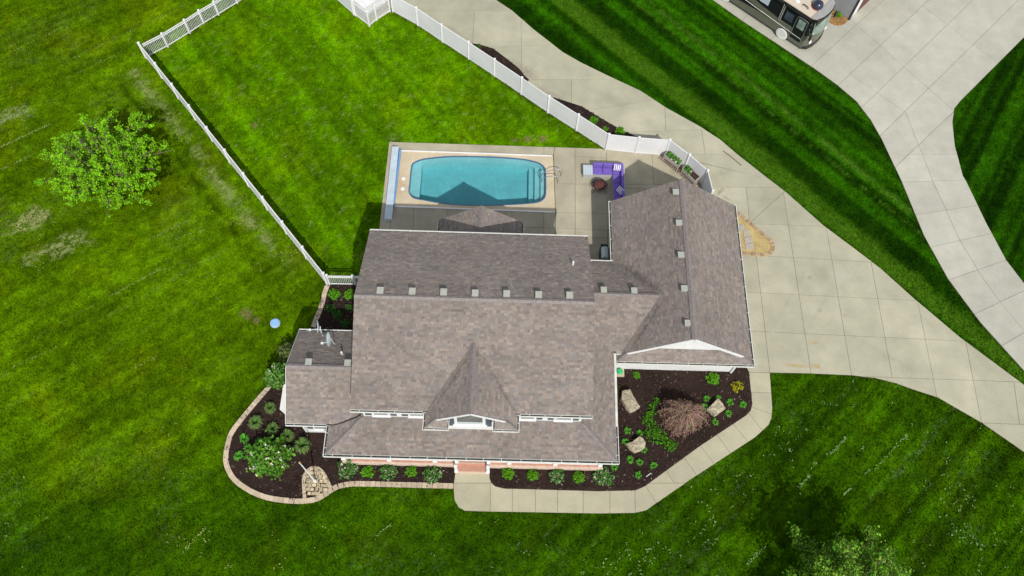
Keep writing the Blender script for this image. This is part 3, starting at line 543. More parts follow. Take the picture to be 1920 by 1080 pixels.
for k in range(6):
    w_, l_ = random.choice(((.19, .26), (.19, .19), (.24, .19))); mb = MB().prism([(-w_ / 2, -l_ / 2, 0), (w_ / 2, -l_ / 2 + .01, 0), (w_ / 2 - .012, l_ / 2, 0), (-w_ / 2, l_ / 2 - .01, 0)], (0, 0, 0.07)); me = mb.mesh('paver'); me.materials.append(M['paver']); pm.append(me)
r_ = 0
yy = inner[:, 1].min()
while yy < inner[:, 1].max():
    xx = inner[:, 0].min() + (0.12 if r_ % 2 else 0) + random.uniform(0, .05)
    while xx < inner[:, 0].max():
        q = c0 + (np.array([xx, yy]) - c0) * 1.22
        if inside(inner, np.array([q[0]]), np.array([q[1]]))[0]:
            o = link('paver', random.choice(pm), pr, None, (xx, yy, 0.045 + random.uniform(0, .012))); o.rotation_euler.z = random.choice((0, 0, math.pi / 2)) + random.uniform(-.12, .12)
        xx += 0.235 + random.uniform(0, .02)
    yy += 0.235; r_ += 1
blocks(isl, 'border_paver', ISLE, 0.155, 0.24, 0.045, M['rpaver'], -1, z0=0.045)
for q in ([(1393, 434), (1404, 431.5), (1406, 443), (1394, 446)], [(1394.5, 447.5), (1409.5, 444.5), (1410.5, 456), (1396.5, 458.5)], [(1397, 459), (1411.5, 457), (1413, 468), (1398.5, 469.5)], [(1384.5, 425), (1394, 420), (1396, 431), (1386.5, 435)]):
    MB().prism([(p.x, p.y, 0.055) for p in PP(q)], (0, 0, 0.04)).build('stepping_stone', M['stone'], isl)

# ------------------------------------------------------------------ house
H0 = empty('house', (0, 18, 0), 'large white house with brown shingled gable roofs, porch and attached garage', 'house')
def part(name, mb, m, parent=None, **k): return mb.build(name, m, parent or H0, **k)
TINTS = 1.40 * np.array([1.01, 1.0, .985]) * np.array([(0.180, 0.145, 0.124), (0.150, 0.125, 0.113), (0.130, 0.123, 0.122), (0.162, 0.150, 0.140), (0.108, 0.092, 0.088), (0.205, 0.168, 0.138), (0.125, 0.115, 0.100), (0.145, 0.118, 0.110)])
def clip_half(poly, n, d):
    out = []
    for i in range(len(poly)):
        a, b = poly[i], poly[(i + 1) % len(poly)]; da, db = a[0] * n[0] + a[1] * n[1] - d, b[0] * n[0] + b[1] * n[1] - d
        if da <= 0: out.append(a)
        if da * db < 0: t = da / (da - db); out.append((a[0] + (b[0] - a[0]) * t, a[1] + (b[1] - a[1]) * t))
    return out
def roof(name, planes, label=None, thick=0.16, expo=0.140):
    """planes: convex 3-D polygons. Solid roof deck + real courses of shingle tabs joined as one stuff part"""
    mb = MB(); SVs = []; SFs = []; ST = []
    for pl in planes:
        pl = [Vector(p) for p in pl]
        nrm = Vector()
        for i in range(1, len(pl) - 1): nrm += (pl[i] - pl[0]).cross(pl[i + 1] - pl[0])
        nrm.normalize()
        if nrm.z < 0: pl = pl[::-1]; nrm = -nrm
        mb.prism([p - Vector((0, 0, 0.02)) for p in pl], (0, 0, -thick))
        e1 = Vector((0, 0, 1)).cross(nrm).normalized(); e2 = nrm.cross(e1)            # along the eave, up the slope
        o = pl[0]; q = [((p - o).dot(e1), (p - o).dot(e2)) for p in pl]
        ar = sum(q[i][0] * q[(i + 1) % len(q)][1] - q[(i + 1) % len(q)][0] * q[i][1] for i in range(len(q)))
        if ar < 0: q = q[::-1]
        halves = []
        for i in range(len(q)):
            a, b = q[i], q[(i + 1) % len(q)]; ex, ey = b[0] - a[0], b[1] - a[1]; L = math.hypot(ex, ey)
            if L < 1e-6: continue
            n2 = (ey / L, -ex / L); halves.append((n2, a[0] * n2[0] + a[1] * n2[1]))
        y0 = min(p[1] for p in q); y1 = max(p[1] for p in q); v = y0
        while v < y1:
            row = [(-1e4, v), (1e4, v), (1e4, v + expo), (-1e4, v + expo)]
            for n2, d in halves:
                row = clip_half(row, n2, d)
                if not row: break
            if not row: v += expo; continue
            u = min(p[0] for p in row) - random.uniform(0, .3); u1 = max(p[0] for p in row)
            tone = random.uniform(.95, 1.05)
            while u < u1:
                w = random.choice((.12, .16, .2, .25, .3)); tab = [(u, v), (u + w - .004, v), (u + w - .004, v + expo), (u, v + expo)]
                for n2, d in halves:
                    tab = clip_half(tab, n2, d)
                    if not tab: break
                u += w
                if not tab or len(tab) < 3: continue
                lift = random.choice((.012, .018, .026)); tc = (TINTS[int(random.random() * len(TINTS))] * .52 + TINTS.mean(0) * .48) * tone * random.uniform(.88, 1.12)
                b = len(SVs); k = len(tab)
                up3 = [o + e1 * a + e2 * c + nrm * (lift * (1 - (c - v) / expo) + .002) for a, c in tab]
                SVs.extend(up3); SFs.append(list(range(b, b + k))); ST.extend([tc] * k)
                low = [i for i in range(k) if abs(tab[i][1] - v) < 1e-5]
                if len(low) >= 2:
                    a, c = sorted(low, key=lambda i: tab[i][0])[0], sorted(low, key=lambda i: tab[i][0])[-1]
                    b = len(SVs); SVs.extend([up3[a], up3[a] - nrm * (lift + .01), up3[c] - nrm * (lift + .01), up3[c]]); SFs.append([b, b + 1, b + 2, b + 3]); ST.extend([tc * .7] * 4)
            v += expo
    r = mb.build(name, M['roofbase'], H0, label)
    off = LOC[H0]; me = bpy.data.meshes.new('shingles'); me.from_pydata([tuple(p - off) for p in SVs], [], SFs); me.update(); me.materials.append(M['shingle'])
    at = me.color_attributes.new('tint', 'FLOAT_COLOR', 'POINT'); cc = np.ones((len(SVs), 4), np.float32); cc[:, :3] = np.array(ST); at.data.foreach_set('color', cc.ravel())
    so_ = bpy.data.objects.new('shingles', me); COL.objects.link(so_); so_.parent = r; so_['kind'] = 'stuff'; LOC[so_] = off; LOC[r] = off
    return r
def caps(r, a, b, w=0.30):                       # ridge / hip cap: overlapping cap shingles as one part
    a, b = Vector(a), Vector(b); d = (b - a).normalized(); side = d.cross(Vector((0, 0, 1))).normalized(); mb = MB(); L = (b - a).length; t = 0
    while t < L - .02:
        e = min(t + .17, L); p, q = a + d * t, a + d * e; dz = .045 + random.uniform(0, .012)
        lo = Vector((0, 0, -.02 if abs(d.z) < .05 else .012))
        mb.poly([p - side * w / 2 + lo, q - side * w / 2 + lo, q + Vector((0, 0, dz)), p + Vector((0, 0, dz + .012))]); mb.poly([p + Vector((0, 0, dz + .012)), q + Vector((0, 0, dz)), q + side * w / 2 + lo, p + side * w / 2 + lo])
        t += .165
    mb.build('ridge_cap', M['cap'], r)
def gutter(path, dr, name='gutter', w=0.13, hang=0.95, dirt=0.6, end=(True, True)):
    """open trough along an eave; dr = outward direction; path at rim height"""
    a, b = [Vector(p) for p in path]; d = (b - a).normalized(); dr = Vector(dr); L = (b - a).length
    g = MB(); g.prism([a, b, b + dr * .012, a + dr * .012], (0, 0, -.12)); g.prism([a + dr * (w - .022), b + dr * (w - .022), b + dr * (w + .012), a + dr * (w + .012)], (0, 0, -.125))
    g.prism([a + Vector((0, 0, -.12)) + dr * .012, b + Vector((0, 0, -.12)) + dr * .012, b + Vector((0, 0, -.12)) + dr * (w - .022), a + Vector((0, 0, -.12)) + dr * (w - .022)], (0, 0, .012))
    for p in (a, b): g.prism([p - d * .006 + dr * .013, p + d * .006 + dr * .013, p + d * .006 + dr * (w - .023), p - d * .006 + dr * (w - .023)], (0, 0, -.118))
    o = g.build(name, M['trim'], H0)
    h = MB(); t = hang * .5
    while t < L: p = a + d * t; h.prism([p - d * .014 + dr * .0, p + d * .014 + dr * .0, p + d * .014 + dr * (w - .02), p - d * .014 + dr * (w - .02)], (0, 0, .006)); t += hang * random.uniform(.85, 1.15)
    h.build('gutter_strap', M['trim'], o)['kind'] = 'stuff'
    if dirt:
        k = MB(); s = 0.0
        k.prism([a + dr * .014 + Vector((0, 0, -.105)), b + dr * .014 + Vector((0, 0, -.105)), b + dr * (w - .024) + Vector((0, 0, -.105)), a + dr * (w - .024) + Vector((0, 0, -.105))], (0, 0, .055 * dirt))
        k.build('leaf_litter', M['debris'], o)
    return o
def box_part(name, x0, x1, y0, y1, z0, z1, m, parent=None, **k): return part(name, MB().box(((x0 + x1) / 2, (y0 + y1) / 2, (z0 + z1) / 2), (x1 - x0, y1 - y0, z1 - z0)), m, parent, **k)
# walls
box_part('wall', -7.35, 4.75, 13.42, 23.6, 0, 5.72, M['siding'])
box_part('wall', 7.3, 14.6, 17.9, 27.9, 0, 2.92, M['siding'], label='white garage wall')
box_part('wall', 4.76, 7.29, 18.3, 23.45, 0, 2.95, M['siding'])
box_part('wall', -11.25, -7.36, 13.36, 18.28, 0, 2.95, M['siding'], label='white wall of the left wing')
box_part('wall', -2.66, -0.14, 12.87, 13.41, 3.0, 5.9, M['white'], label='white dormer wall')
# gable ends
for xx in (-7.34, 4.72): part('gable', MB().prism([(xx, 13.45, 5.72), (xx, 23.57, 5.72), (xx, 18.5, 7.95)], (0.03, 0, 0)), M['siding'])
part('gable', MB().prism([(7.6, 17.9, 3.1), (14.35, 17.9, 3.1), (10.97, 17.9, 5.5)], (0, 0.08, 0)), M['white'], label='white garage gable')
part('gable', MB().prism([(7.5, 27.8, 2.93), (14.5, 27.8, 2.93), (10.95, 27.8, 5.4)], (0, 0.08, 0)), M['siding'])
part('gable', MB().prism([(-3.55, 12.87, 5.85), (0.95, 12.87, 5.85), (-1.32, 12.87, 7.15)], (0, 0.1, 0)), M['white'], label='white dormer gable')
part('gable', MB().prism([(-11.2, 13.5, 2.96), (-11.2, 18.2, 2.96), (-11.2, 15.82, 4.5)], (0.05, 0, 0)), M['siding'])
# roofs
ZE, ZR, YR, YF, YB = 5.8, 8.25, 18.58, 13.06, 23.92
XL, XR = -7.73, 5.12
r_main = roof('main_roof', [[(XL, YF, ZE), (XR, YF, ZE), (XR, YR, ZR), (XL, YR, ZR)], [(XL, YB, ZE), (XR, YB, ZE), (XR, YR, ZR), (XL, YR, ZR)]], 'big two sided main roof')
caps(r_main, (XL, YR, ZR), (XR, YR, ZR))
gutter([(XL, YF - .005, ZE), (-3.9, YF - .005, ZE)], (0, -1, 0), dirt=.7); gutter([(1.3, YF - .005, ZE), (XR, YF - .005, ZE)], (0, -1, 0), dirt=.7); gutter([(XL, YB + .005, ZE), (XR, YB + .005, ZE)], (0, 1, 0), dirt=.1)
for xx, s in ((XL, -1), (XR, 1)):
    for y in (YF, YB): part('rake_board', MB().bar((xx - s * .01, y, ZE - .13), (xx - s * .01, YR, ZR - .13), .17, .03, (1, 0, 0)), M['trim'])
g_eL, g_eR, g_z, g_rz, g_rx = 6.98, 14.95, 3.0, 5.78, 10.96
r_gar = roof('garage_roof', [[(g_eL, 17.65, g_z), (g_eL, 28.25, g_z), (g_rx, 28.25, g_rz), (g_rx, 17.65, g_rz)], [(g_eR, 17.65, g_z), (g_eR, 28.25, g_z), (g_rx, 28.25, g_rz), (g_rx, 17.65, g_rz)],
    [(g_eL, 17.28, g_z), (g_eL, 17.645, g_z), (7.5, 17.645, 3.36)], [(g_eR, 17.28, g_z), (g_eR, 17.645, g_z), (14.42, 17.645, 3.36)],
    [(g_eL, 17.28, g_z), (g_eR, 17.28, g_z), (14.42, 17.66, 3.37), (14.1, 17.9, 3.62), (7.83, 17.9, 3.62), (7.5, 17.66, 3.37)]], 'steep gable roof of the garage')
caps(r_gar, (g_rx, 17.63, g_rz), (g_rx, 28.25, g_rz)); caps(r_gar, (g_eR, 17.28, g_z), (14.42, 17.63, 3.37), .2); caps(r_gar, (g_eL, 17.28, g_z), (7.5, 17.63, 3.37), .2)
gutter([(g_eR + .005, 17.15, g_z), (g_eR + .005, 28.25, g_z)], (1, 0, 0), dirt=.7); gutter([(g_eL, 17.275, g_z), (g_eR + .12, 17.275, g_z)], (0, -1, 0), dirt=.8)
gutter([(g_eL - .005, 23.98, g_z), (g_eL - .005, 28.25, g_z)], (-1, 0, 0), dirt=.1); gutter([(g_eL - .005, 17.15, g_z), (g_eL - .005, 17.62, g_z)], (-1, 0, 0), dirt=.9)
for a, b in (((7.45, 17.62, 3.33), (g_rx, 17.62, g_rz)), ((14.47, 17.62, 3.33), (g_rx, 17.62, g_rz))):
    part('rake_board', MB().bar(Vector(a) + Vector((0, 0, -.09)), Vector(b) + Vector((0, 0, -.09)), .04, .19, (0, 0, 1)), M['white'])
r_wing = roof('connector_roof', [[(4.76, 20.8, 4.7), (9.42, 20.8, 4.7), (7.45, 17.8, 3.2), (4.76, 17.8, 3.2)], [(4.76, 20.8, 4.7), (9.42, 20.8, 4.7), (6.98, 23.8, 3.0), (4.76, 23.8, 3.0)]], 'low roof joining house and garage')
caps(r_wing, (5.12, 20.8, 4.7), (9.35, 20.8, 4.7)); gutter([(5.15, 23.805, 3.0), (7.35, 23.805, 3.0)], (0, 1, 0), dirt=.1); gutter([(6.95, 17.79, 3.19), (7.42, 17.79, 3.19)], (0, -1, 0), dirt=.2)
r_left = roof('left_wing_roof', [[(-11.75, 13.03, 3.0), (-7.36, 13.03, 3.0), (-7.36, 15.82, 4.68), (-11.75, 15.82, 4.68)], [(-11.75, 18.62, 3.0), (-7.36, 18.62, 3.0), (-7.36, 15.82, 4.68), (-11.75, 15.82, 4.68)]], 'small gable roof of the left wing')
caps(r_left, (-11.75, 15.82, 4.68), (-7.74, 15.82, 4.68)); gutter([(-11.75, 13.025, 3.0), (-9.5, 13.025, 3.0)], (0, -1, 0), dirt=.9); gutter([(-11.75, 18.625, 3.0), (-7.75, 18.625, 3.0)], (0, 1, 0), dirt=.1)
for y in (13.03, 18.62): part('rake_board', MB().bar((-11.764, y, 2.94), (-11.764, 15.82, 4.62), .15, .022, (1, 0, 0)), M['trim'])
PZ = 2.8
r_por = roof('porch_roof', [[(-9.36, 11.4, PZ), (6.79, 11.4, PZ), (4.77, 13.42, 3.48), (-7.36, 13.42, 3.48)], [(-9.36, 11.4, PZ), (-7.36, 13.42, 3.48), (-7.36, 13.75, 3.48), (-9.36, 13.4, PZ)],
    [(6.79, 11.4, PZ), (6.79, 13.42, PZ), (4.77, 13.42, 3.48)], [(6.79, 13.42, PZ), (6.79, 19.2, 3.27), (4.77, 19.2, 3.95), (4.77, 13.42, 3.48)]], 'hipped porch roof wrapping the front')
caps(r_por, (6.79, 11.4, PZ), (4.85, 13.34, 3.46), .24); caps(r_por, (-9.36, 11.4, PZ), (-7.45, 13.33, 3.45), .24)
gutter([(-9.48, 11.395, PZ), (6.91, 11.395, PZ)], (0, -1, 0), dirt=.95, w=.15, hang=.98); gutter([(6.795, 11.27, PZ), (6.795, 13.4, PZ)], (1, 0, 0), dirt=.9); gutter([(-9.365, 11.27, PZ), (-9.365, 13.0, PZ)], (-1, 0, 0), dirt=.95, w=.15)
part('gutter', MB().prism([(6.8, 13.42, PZ - .1), (6.93, 13.42, PZ - .1), (6.93, 17.7, PZ + .23), (6.8, 17.7, PZ + .23)], (0, 0, .11)), M['gutter'], label='pale edge trim of the porch roof')
r_dor = roof('dormer_roof', [[(-1.32, 12.52, 7.32), (-1.32, 16.5, 7.32), (-3.72, 12.95, 5.82), (-3.72, 12.53, 5.82)], [(-1.32, 12.52, 7.32), (-1.32, 16.5, 7.32), (1.12, 12.95, 5.82), (1.12, 12.53, 5.82)],
    [(-3.72, 12.18, 5.82), (-3.72, 12.525, 5.82), (-3.15, 12.525, 6.17)], [(1.12, 12.18, 5.82), (1.12, 12.525, 5.82), (.53, 12.525, 6.17)],
    [(-3.72, 12.18, 5.82), (-2.57, 12.18, 5.82), (-2.57, 12.87, 6.5), (-2.63, 12.87, 6.5), (-3.15, 12.53, 6.17)], [(1.12, 12.18, 5.82), (-.06, 12.18, 5.82), (-.06, 12.87, 6.5), (.02, 12.87, 6.5), (.53, 12.53, 6.17)]], 'steep dormer gable over the front door')
caps(r_dor, (-1.32, 12.5, 7.32), (-1.32, 16.4, 7.32)); caps(r_dor, (1.12, 12.18, 5.82), (.53, 12.52, 6.17), .18); caps(r_dor, (-3.72, 12.18, 5.82), (-3.15, 12.52, 6.17), .18)
for a, b in (((-3.72, 12.175, 5.82), (-2.5, 12.175, 5.82)), ((.0 - .1, 12.175, 5.82), (1.2, 12.175, 5.82))): gutter([a, b], (0, -1, 0), w=.11, dirt=.4)
for x, s in ((-3.725, -1), (1.125, 1)): gutter([(x, 12.06, 5.82), (x, 12.98, 5.82)], (s, 0, 0), w=.11, dirt=.5)
for x, s in ((-2.565, 1), (-.065, -1)): gutter([(x, 12.06, 5.82), (x, 12.86, 5.82)], (s, 0, 0), w=.09, dirt=.4)
for a in ((-3.2, 12.49, 6.14), (.56, 12.49, 6.14)): part('rake_board', MB().bar(Vector(a) + Vector((0, 0, -.05)), (-1.32, 12.49, 7.27), .04, .13, (0, 0, 1)), M['white'])
for x0, x1 in ((-3.7, -2.67), (-.13, 1.1)): box_part('cornice_return', x0, x1, 12.2, 12.86, 5.58, 5.69, M['white'])
r_bp = roof('back_porch_roof', [[(-3.92, 23.61, 3.0), (-3.92, 26.5, 3.0), (-1.28, 26.5, 4.8), (-1.28, 23.61, 4.8)], [(1.31, 23.61, 3.0), (1.31, 26.5, 3.0), (-1.28, 26.5, 4.8), (-1.28, 23.61, 4.8)]], 'small gable over the back door facing the pool')
caps(r_bp, (-1.28, 23.63, 4.8), (-1.28, 26.5, 4.8)); gutter([(-3.925, 23.63, 3.0), (-3.925, 26.5, 3.0)], (-1, 0, 0), dirt=.2, w=.1); gutter([(1.315, 23.63, 3.0), (1.315, 26.5, 3.0)], (1, 0, 0), dirt=.2, w=.1)
for x in (-3.6, 1.0): part('porch_column', MB().box((x, 26.1, 1.42), (.2, .2, 2.84)), M['white'])
# second floor windows and shutters on the front wall, seen under the eave
def window(x0, x1, z0, z1, y, bars=2, m='glass'):
    f = MB()
    for xa, xb, za, zb in ((x0, x1, z0 - .09, z0), (x0, x1, z1, z1 + .09), (x0 - .08, x0, z0 - .09, z1 + .09), (x1, x1 + .08, z0 - .09, z1 + .09)): f.box(((xa + xb) / 2, y - .035, (za + zb) / 2), (xb - xa, .07, zb - za))
    f.box(((x0 + x1) / 2, y - .06, z0 - .12), (x1 - x0 + .3, .12, .055))
    f.box(((x0 + x1) / 2, y - .028, (z0 + z1) / 2), (x1 - x0, .03, .05))
    o = part('window', f, M['white']); pn = MB().box(((x0 + x1) / 2, y - .012, (z0 + z1) / 2), (x1 - x0, .02, z1 - z0)); pn.build('pane', M[m], o); return o
def shutter(x0, x1, z0, z1, y):
    f = MB(); f.box(((x0 + x1) / 2, y - .02, (z0 + z1) / 2), (x1 - x0, .04, z1 - z0))
    for k in range(6): z = z0 + (z1 - z0) * (k + .5) / 6; f.box(((x0 + x1) / 2, y - .045, z), (x1 - x0 - .08, .012, .09))
    part('shutter', f, M['shutter'])
def zx(px, py, y): q = onY(px, py, y); return q.x
WZ0, WZ1, WY = 3.82, 5.2, 13.42
for a, b, k in ((143, 180, 's'), (188, 287, 'w'), (293, 329, 's'), (360, 397, 's'), (403, 500, 'w'), (1060, 1155, 'w'), (1163, 1198, 's'), (1230, 1264, 's'), (1270, 1375, 'w'), (1380, 1415, 's')):
    y_ = 620 + (495 + (a - 143) * .025) / 3.176; xa, xb = zx(640 + a / 3.176, y_, WY), zx(640 + b / 3.176, y_, WY)
    if k == 'w': window(xa + .09, xb - .09, WZ0, WZ1, WY)
    else: shutter(xa, xb, WZ0 - .05, WZ1 + .05, WY)
# dormer window (peaked head) with two shutters
cx_, wz, wt = -1.40, 4.50, 5.75; f = MB()
hw = .68; pk = .5
f.prism([(cx_ - hw - .16, 12.87, wz - .22), (cx_ + hw + .16, 12.87, wz - .22), (cx_ + hw + .16, 12.87, wt + .1), (cx_, 12.87, wt + pk + .18), (cx_ - hw - .16, 12.87, wt + .1)], (0, -.05, 0)); f.box((cx_, 12.79, wz - .2), (hw * 2 + .5, .16, .07))
wd = part('window', f, M['white'], label='dormer window with a peaked head')
MB().prism([(cx_ - hw, 12.815, wz), (cx_ + hw, 12.815, wz), (cx_ + hw, 12.815, wt), (cx_, 12.815, wt + pk), (cx_ - hw, 12.815, wt)], (0, -.012, 0)).build('pane', M['glass'], wd)
MB().box((cx_, 12.8, wz + .2), (hw * 2, .012, .36)).build('window_blind', M['dishgrey'], wd)
for x0, x1 in ((-2.56, -2.26), (-.60, -.22)): shutter(x0, x1, 4.05, 5.75, 12.87)
# left wing front wall: shutter, window; bay window on its west side
shutter(zx(575.5, 800, 13.36), zx(587.5, 802, 13.36), 0.95, 2.5, 13.36); window(zx(590, 800, 13.36), zx(611, 802, 13.36) + .4, 0.95, 2.45, 13.36)
bay = MB().prism([(-11.26, 15.55, .5), (-11.26, 13.55, .5), (-11.75, 13.6, .5), (-12.25, 14.0, .5), (-12.25, 15.35, .5), (-12.05, 15.55, .5)], (0, 0, 1.95))
bw = part('bay_window', bay, M['white']); MB().prism([(-11.26, 15.62, 2.46), (-11.26, 13.48, 2.46), (-11.78, 13.52, 2.46), (-12.33, 13.96, 2.46), (-12.33, 15.4, 2.46), (-12.1, 15.62, 2.46)], (0, 0, .07)).build('bay_roof', M['trim'], bw)
MB().box((-12.255, 14.68, 1.55), (.02, 1.0, 1.1)).build('pane', M['glass'], bw)
# garage doors on the east side, back door
for y in (20.2, 24.4):
    d = part('garage_door', MB().box((14.61, y, 1.15), (.06, 2.9, 2.25)), M['white'])
    for k in range(4): MB().box((14.65, y, .36 + k * .54), (.02, 2.8, .46)).build('door_panel', M['white'], d)
d = box_part('back_door', -1.8, -.8, 23.6, 23.66, .1, 2.2, M['white']); MB().box((-.92, 23.7, 1.1), (.05, .06, .12)).build('handle', M['steel'], d)
# front porch: deck, nosing, steps, rails, columns
dk = part('porch_floor', MB().prism([(-8.8, 11.62, .12), (6.28, 11.62, .12), (6.28, 17.8, .12), (4.76, 17.8, .12), (4.76, 13.41, .12), (-8.8, 13.41, .12)], (0, 0, .38)), M['salmon'])
for x0, x1 in ((-8.84, -2.29), (-.3, 6.32)): box_part('nosing', x0, x1, 11.50, 11.615, .05, .46, M['tanedge'])
st = part('step', MB().box((-1.3, 11.42, .2), (1.95, .40, .28)), M['salmon']); MB().box((-1.3, 11.19, .15), (1.98, .05, .28)).build('nosing', M['tanedge'], st)
st = part('step', MB().box((-1.3, 11.66, .36), (1.96, .06, .3)), M['tanedge'])
def rail(x0, x1, y, z0=.5, h=.86):
    r = part('porch_rail', MB().box(((x0 + x1) / 2, y, z0 + h), (x1 - x0, .09, .06)).box(((x0 + x1) / 2, y, z0 + .1), (x1 - x0, .06, .05)), M['white'])
    b = MB(); n = int((x1 - x0) / .125)
    for k in range(n): b.box((x0 + (k + .5) * (x1 - x0) / n, y, z0 + .47), (.04, .04, .74))
    b.build('baluster', M['white'], r)['kind'] = 'stuff'
colx = [P(643, 861, .8).x, P(729, 864, .8).x, P(815, 866, .8).x, -2.22, -.38, P(955, 870, .8).x, P(1041.5, 873, .8).x, P(1126, 875, .8).x]
for i, x in enumerate(colx):
    c = MB().box((x, 11.74, 1.62), (.19, .19, 2.24)); c.box((x, 11.74, .62), (.25, .25, .24)); c.box((x, 11.74, 2.66), (.25, .25, .12)); part('porch_column', c, M['white'])
    if i not in (3, 7) and i + 1 < len(colx): rail(x + .13, colx[i + 1] - .13, 11.74)
for x in (-2.22, -.38):
    n = MB().box((x, 11.24, .75), (.15, .15, 1.12)).box((x, 11.24, 1.34), (.19, .19, .05)); n.bar((x, 11.27, 1.12), (x, 11.64, 1.36), .09, .07); n.box((x, 11.24, .32), (.2, .2, .3)); part('step_rail', n, M['white'])
box_part('porch_beam', -9.0, 6.4, 11.66, 11.84, 2.7, 2.78, M['white'])
# box vents, pipes, cable, downspouts
def vent(px, py, z, r, down):
    c = P(px, py, z); rz = math.atan2(down[1], down[0]) + math.pi / 2
    v = MB().box(c + Vector((0, 0, .02)), (.36, .38, .12), rz); o = v.build('roof_vent', M['ventbox'], r)
    f = MB().box(c + Vector((0, 0, -.07)), (.27, .27, .12), rz); f.build('vent_throat', M['black'], o)
for x, y in ((713, 545), (773, 546.5), (832, 548), (891, 550), (950, 551), (1010, 553), (1068, 554)): vent(x, y, 8.22, r_main, (0, 1))
for x, y in ((1267, 360), (1273, 418), (1277, 478), (1283, 541), (1290, 606)): vent(x, y, 5.66, r_gar, (-1, 0))
for x, y in ((1132, 544), (1189, 545.5)): vent(x, y, 4.68, r_wing, (0, 1))
for x, y in ((579, 679), (652, 681)): vent(x, y, 4.66, r_left, (0, 1))
for r, (x, y), z in ((r_left, (642, 665), 4.05), (r_main, (1074, 497), 6.9)):
    b = P(x, y, z); MB().tube([b - Vector((0, 0, .3)), b + Vector((0, 0, .38))], .06, 10).build('vent_pipe', M['white'], r)
cb = [P(613.5, 797, 3.05), P(625, 797, 2.98), P(640, 793.5, 3.08), P(655, 788, 3.22), P(668, 783, 3.36), P(677, 778, 3.5)]
MB().tube(smooth([p + Vector((0, 0, .03)) for p in cb], 4), .028, 6).build('drain_hose', M['black'], r_por)
part('downspout', MB().bar((14.5, 17.83, .1), (14.5, 17.83, 2.6), .1, .08, (0, 1, 0)).bar((14.5, 17.83, 2.6), (14.75, 17.35, 2.88), .1, .08), M['white'])
part('downspout', MB().bar((-9.25, 13.24, .1), (-9.25, 13.24, 2.6), .1, .08, (0, 1, 0)), M['white'])

# ------------------------------------------------------------------ swimming pool
cP = sum(POOL, Vector()) / len(POOL)
pool = empty('swimming_pool', (cP.x, cP.y, 0), 'long blue fibreglass swimming pool with rounded ends', 'pool')
sc = lambda k: [(cP.x + (p.x - cP.x) * k, cP.y + (p.y - cP.y) * (1 - (1 - k) * 2)) for p in POOL]
rings = [(1.0, .055), (1.0, -.25), (.985, -.9), (.965, -1.25)]
sh = MB(); n = len(POOL); vv = []
for k, z in rings: vv += [(x, y, z) for x, y in sc(k)]
sh.v = vv
for i in range(len(rings) - 1):
    for j in range(n): sh.f.append((i * n + j, i * n + (j + 1) % n, (i + 1) * n + (j + 1) % n, (i + 1) * n + j))
sh.f.append(tuple(range(3 * n, 4 * n)))
sh.build('pool_shell', M['poolshell'], pool)
def clipx(poly, x, side):
    return clip_half([tuple(p[:2]) for p in poly], (side, 0), side * x)
base_out = [(p.x, p.y) for p in POOL]
xs = [P(a, 345).x for a in (992, 1003, 1014)]
for x, z in zip(xs, (-.85, -.55, -.27)):
    pl = clipx(sc(.996), x, -1); MB().prism([(a, b, -1.25) for a, b in pl], (0, 0, 1.25 + z)).build('pool_step', M['poolshell'], pool)
pl = clipx(sc(.996), P(787, 345).x, 1); MB().prism([(a, b, -1.25) for a, b in pl], (0, 0, .85)).build('pool_bench', M['poolshell'], pool)
cop = MB(); o2 = [(cP.x + (x - cP.x) * 1.008, cP.y + (y - cP.y) * 1.018) for x, y in base_out]; i2 = [(cP.x + (x - cP.x) * .994, cP.y + (y - cP.y) * .985) for x, y in base_out]
for j in range(n):
    k = (j + 1) % n; cop.poly([(*o2[j], .068), (*o2[k], .068), (*i2[k], .068), (*i2[j], .068)]); cop.poly([(*i2[j], .068), (*i2[k], .068), (*i2[k], -.02), (*i2[j], -.02)]); cop.poly([(*o2[k], .068), (*o2[j], .068), (*o2[j], 0), (*o2[k], 0)])
cop.build('coping', M['coping'], pool)
MB().prism([(cP.x + (x - cP.x) * 1.004, cP.y + (y - cP.y) * 1.008, -1.6) for x, y in base_out], (0, 0, 1.53)).build('water', M['water'], pool)
for a, b in (((750, 282.5), (1034, 292.5)), ((737, 387), (1041, 398))):
    A, B = P(*a, .06), P(*b, .06); MB().bar(A + Vector((0, 0, .02)), B + Vector((0, 0, .02)), .09, .05).build('cover_track', M['white'], pool)
for q in ((756.5, 335), (755, 354)): MB().lathe(P(*q, .062), [(0.0, .03), (.12, .03), (.14, .015), (.14, 0)], 16).build('skimmer_lid', M['white'], pool)
# handrails
for (a, b) in (((1052, 330.5), (1013, 335)), ((1046, 343), (1016, 342.5))):
    A = P(*a, .06); B = P(*b, -.3); C_ = A + Vector((0, 0, .82)); D_ = Vector((A.x - .55, A.y, .86)); E_ = Vector((B.x + .1, B.y, .35))
    MB().tube(smooth([A, A + Vector((.03, 0, .6)), C_ + Vector((-.08, 0, 0)), D_, E_, B], 4), .028, 8).build('handrail', M['steel'], pool)
# cover housing along the west side
qa, qb, qc, qd = P(736, 275, .4), P(747, 275, .4), P(734, 410, .4), P(721, 410, .4)
ch = empty('pool_cover_housing', P(731, 345), 'long pale blue lidded box holding the rolled pool cover', 'pool cover')
MB().prism([Vector((p.x, p.y, .05)) for p in (qa, qb, qc, qd)], (0, 0, .31)).build('housing', M['pale'], ch)
MB().prism([Vector((p.x, p.y, .362)) for p in (P(735.2, 274.5, .4), P(747.6, 274.5, .4), P(734.6, 410.5, .4), P(720.4, 410.5, .4))], (0, 0, .045)).build('lid', M['pale'], ch, bevel=.012)
MB().tube([P(750.5, 281, .2), P(737.8, 386, .2)], .085, 12).build('cover_roll', M['blue'], ch)

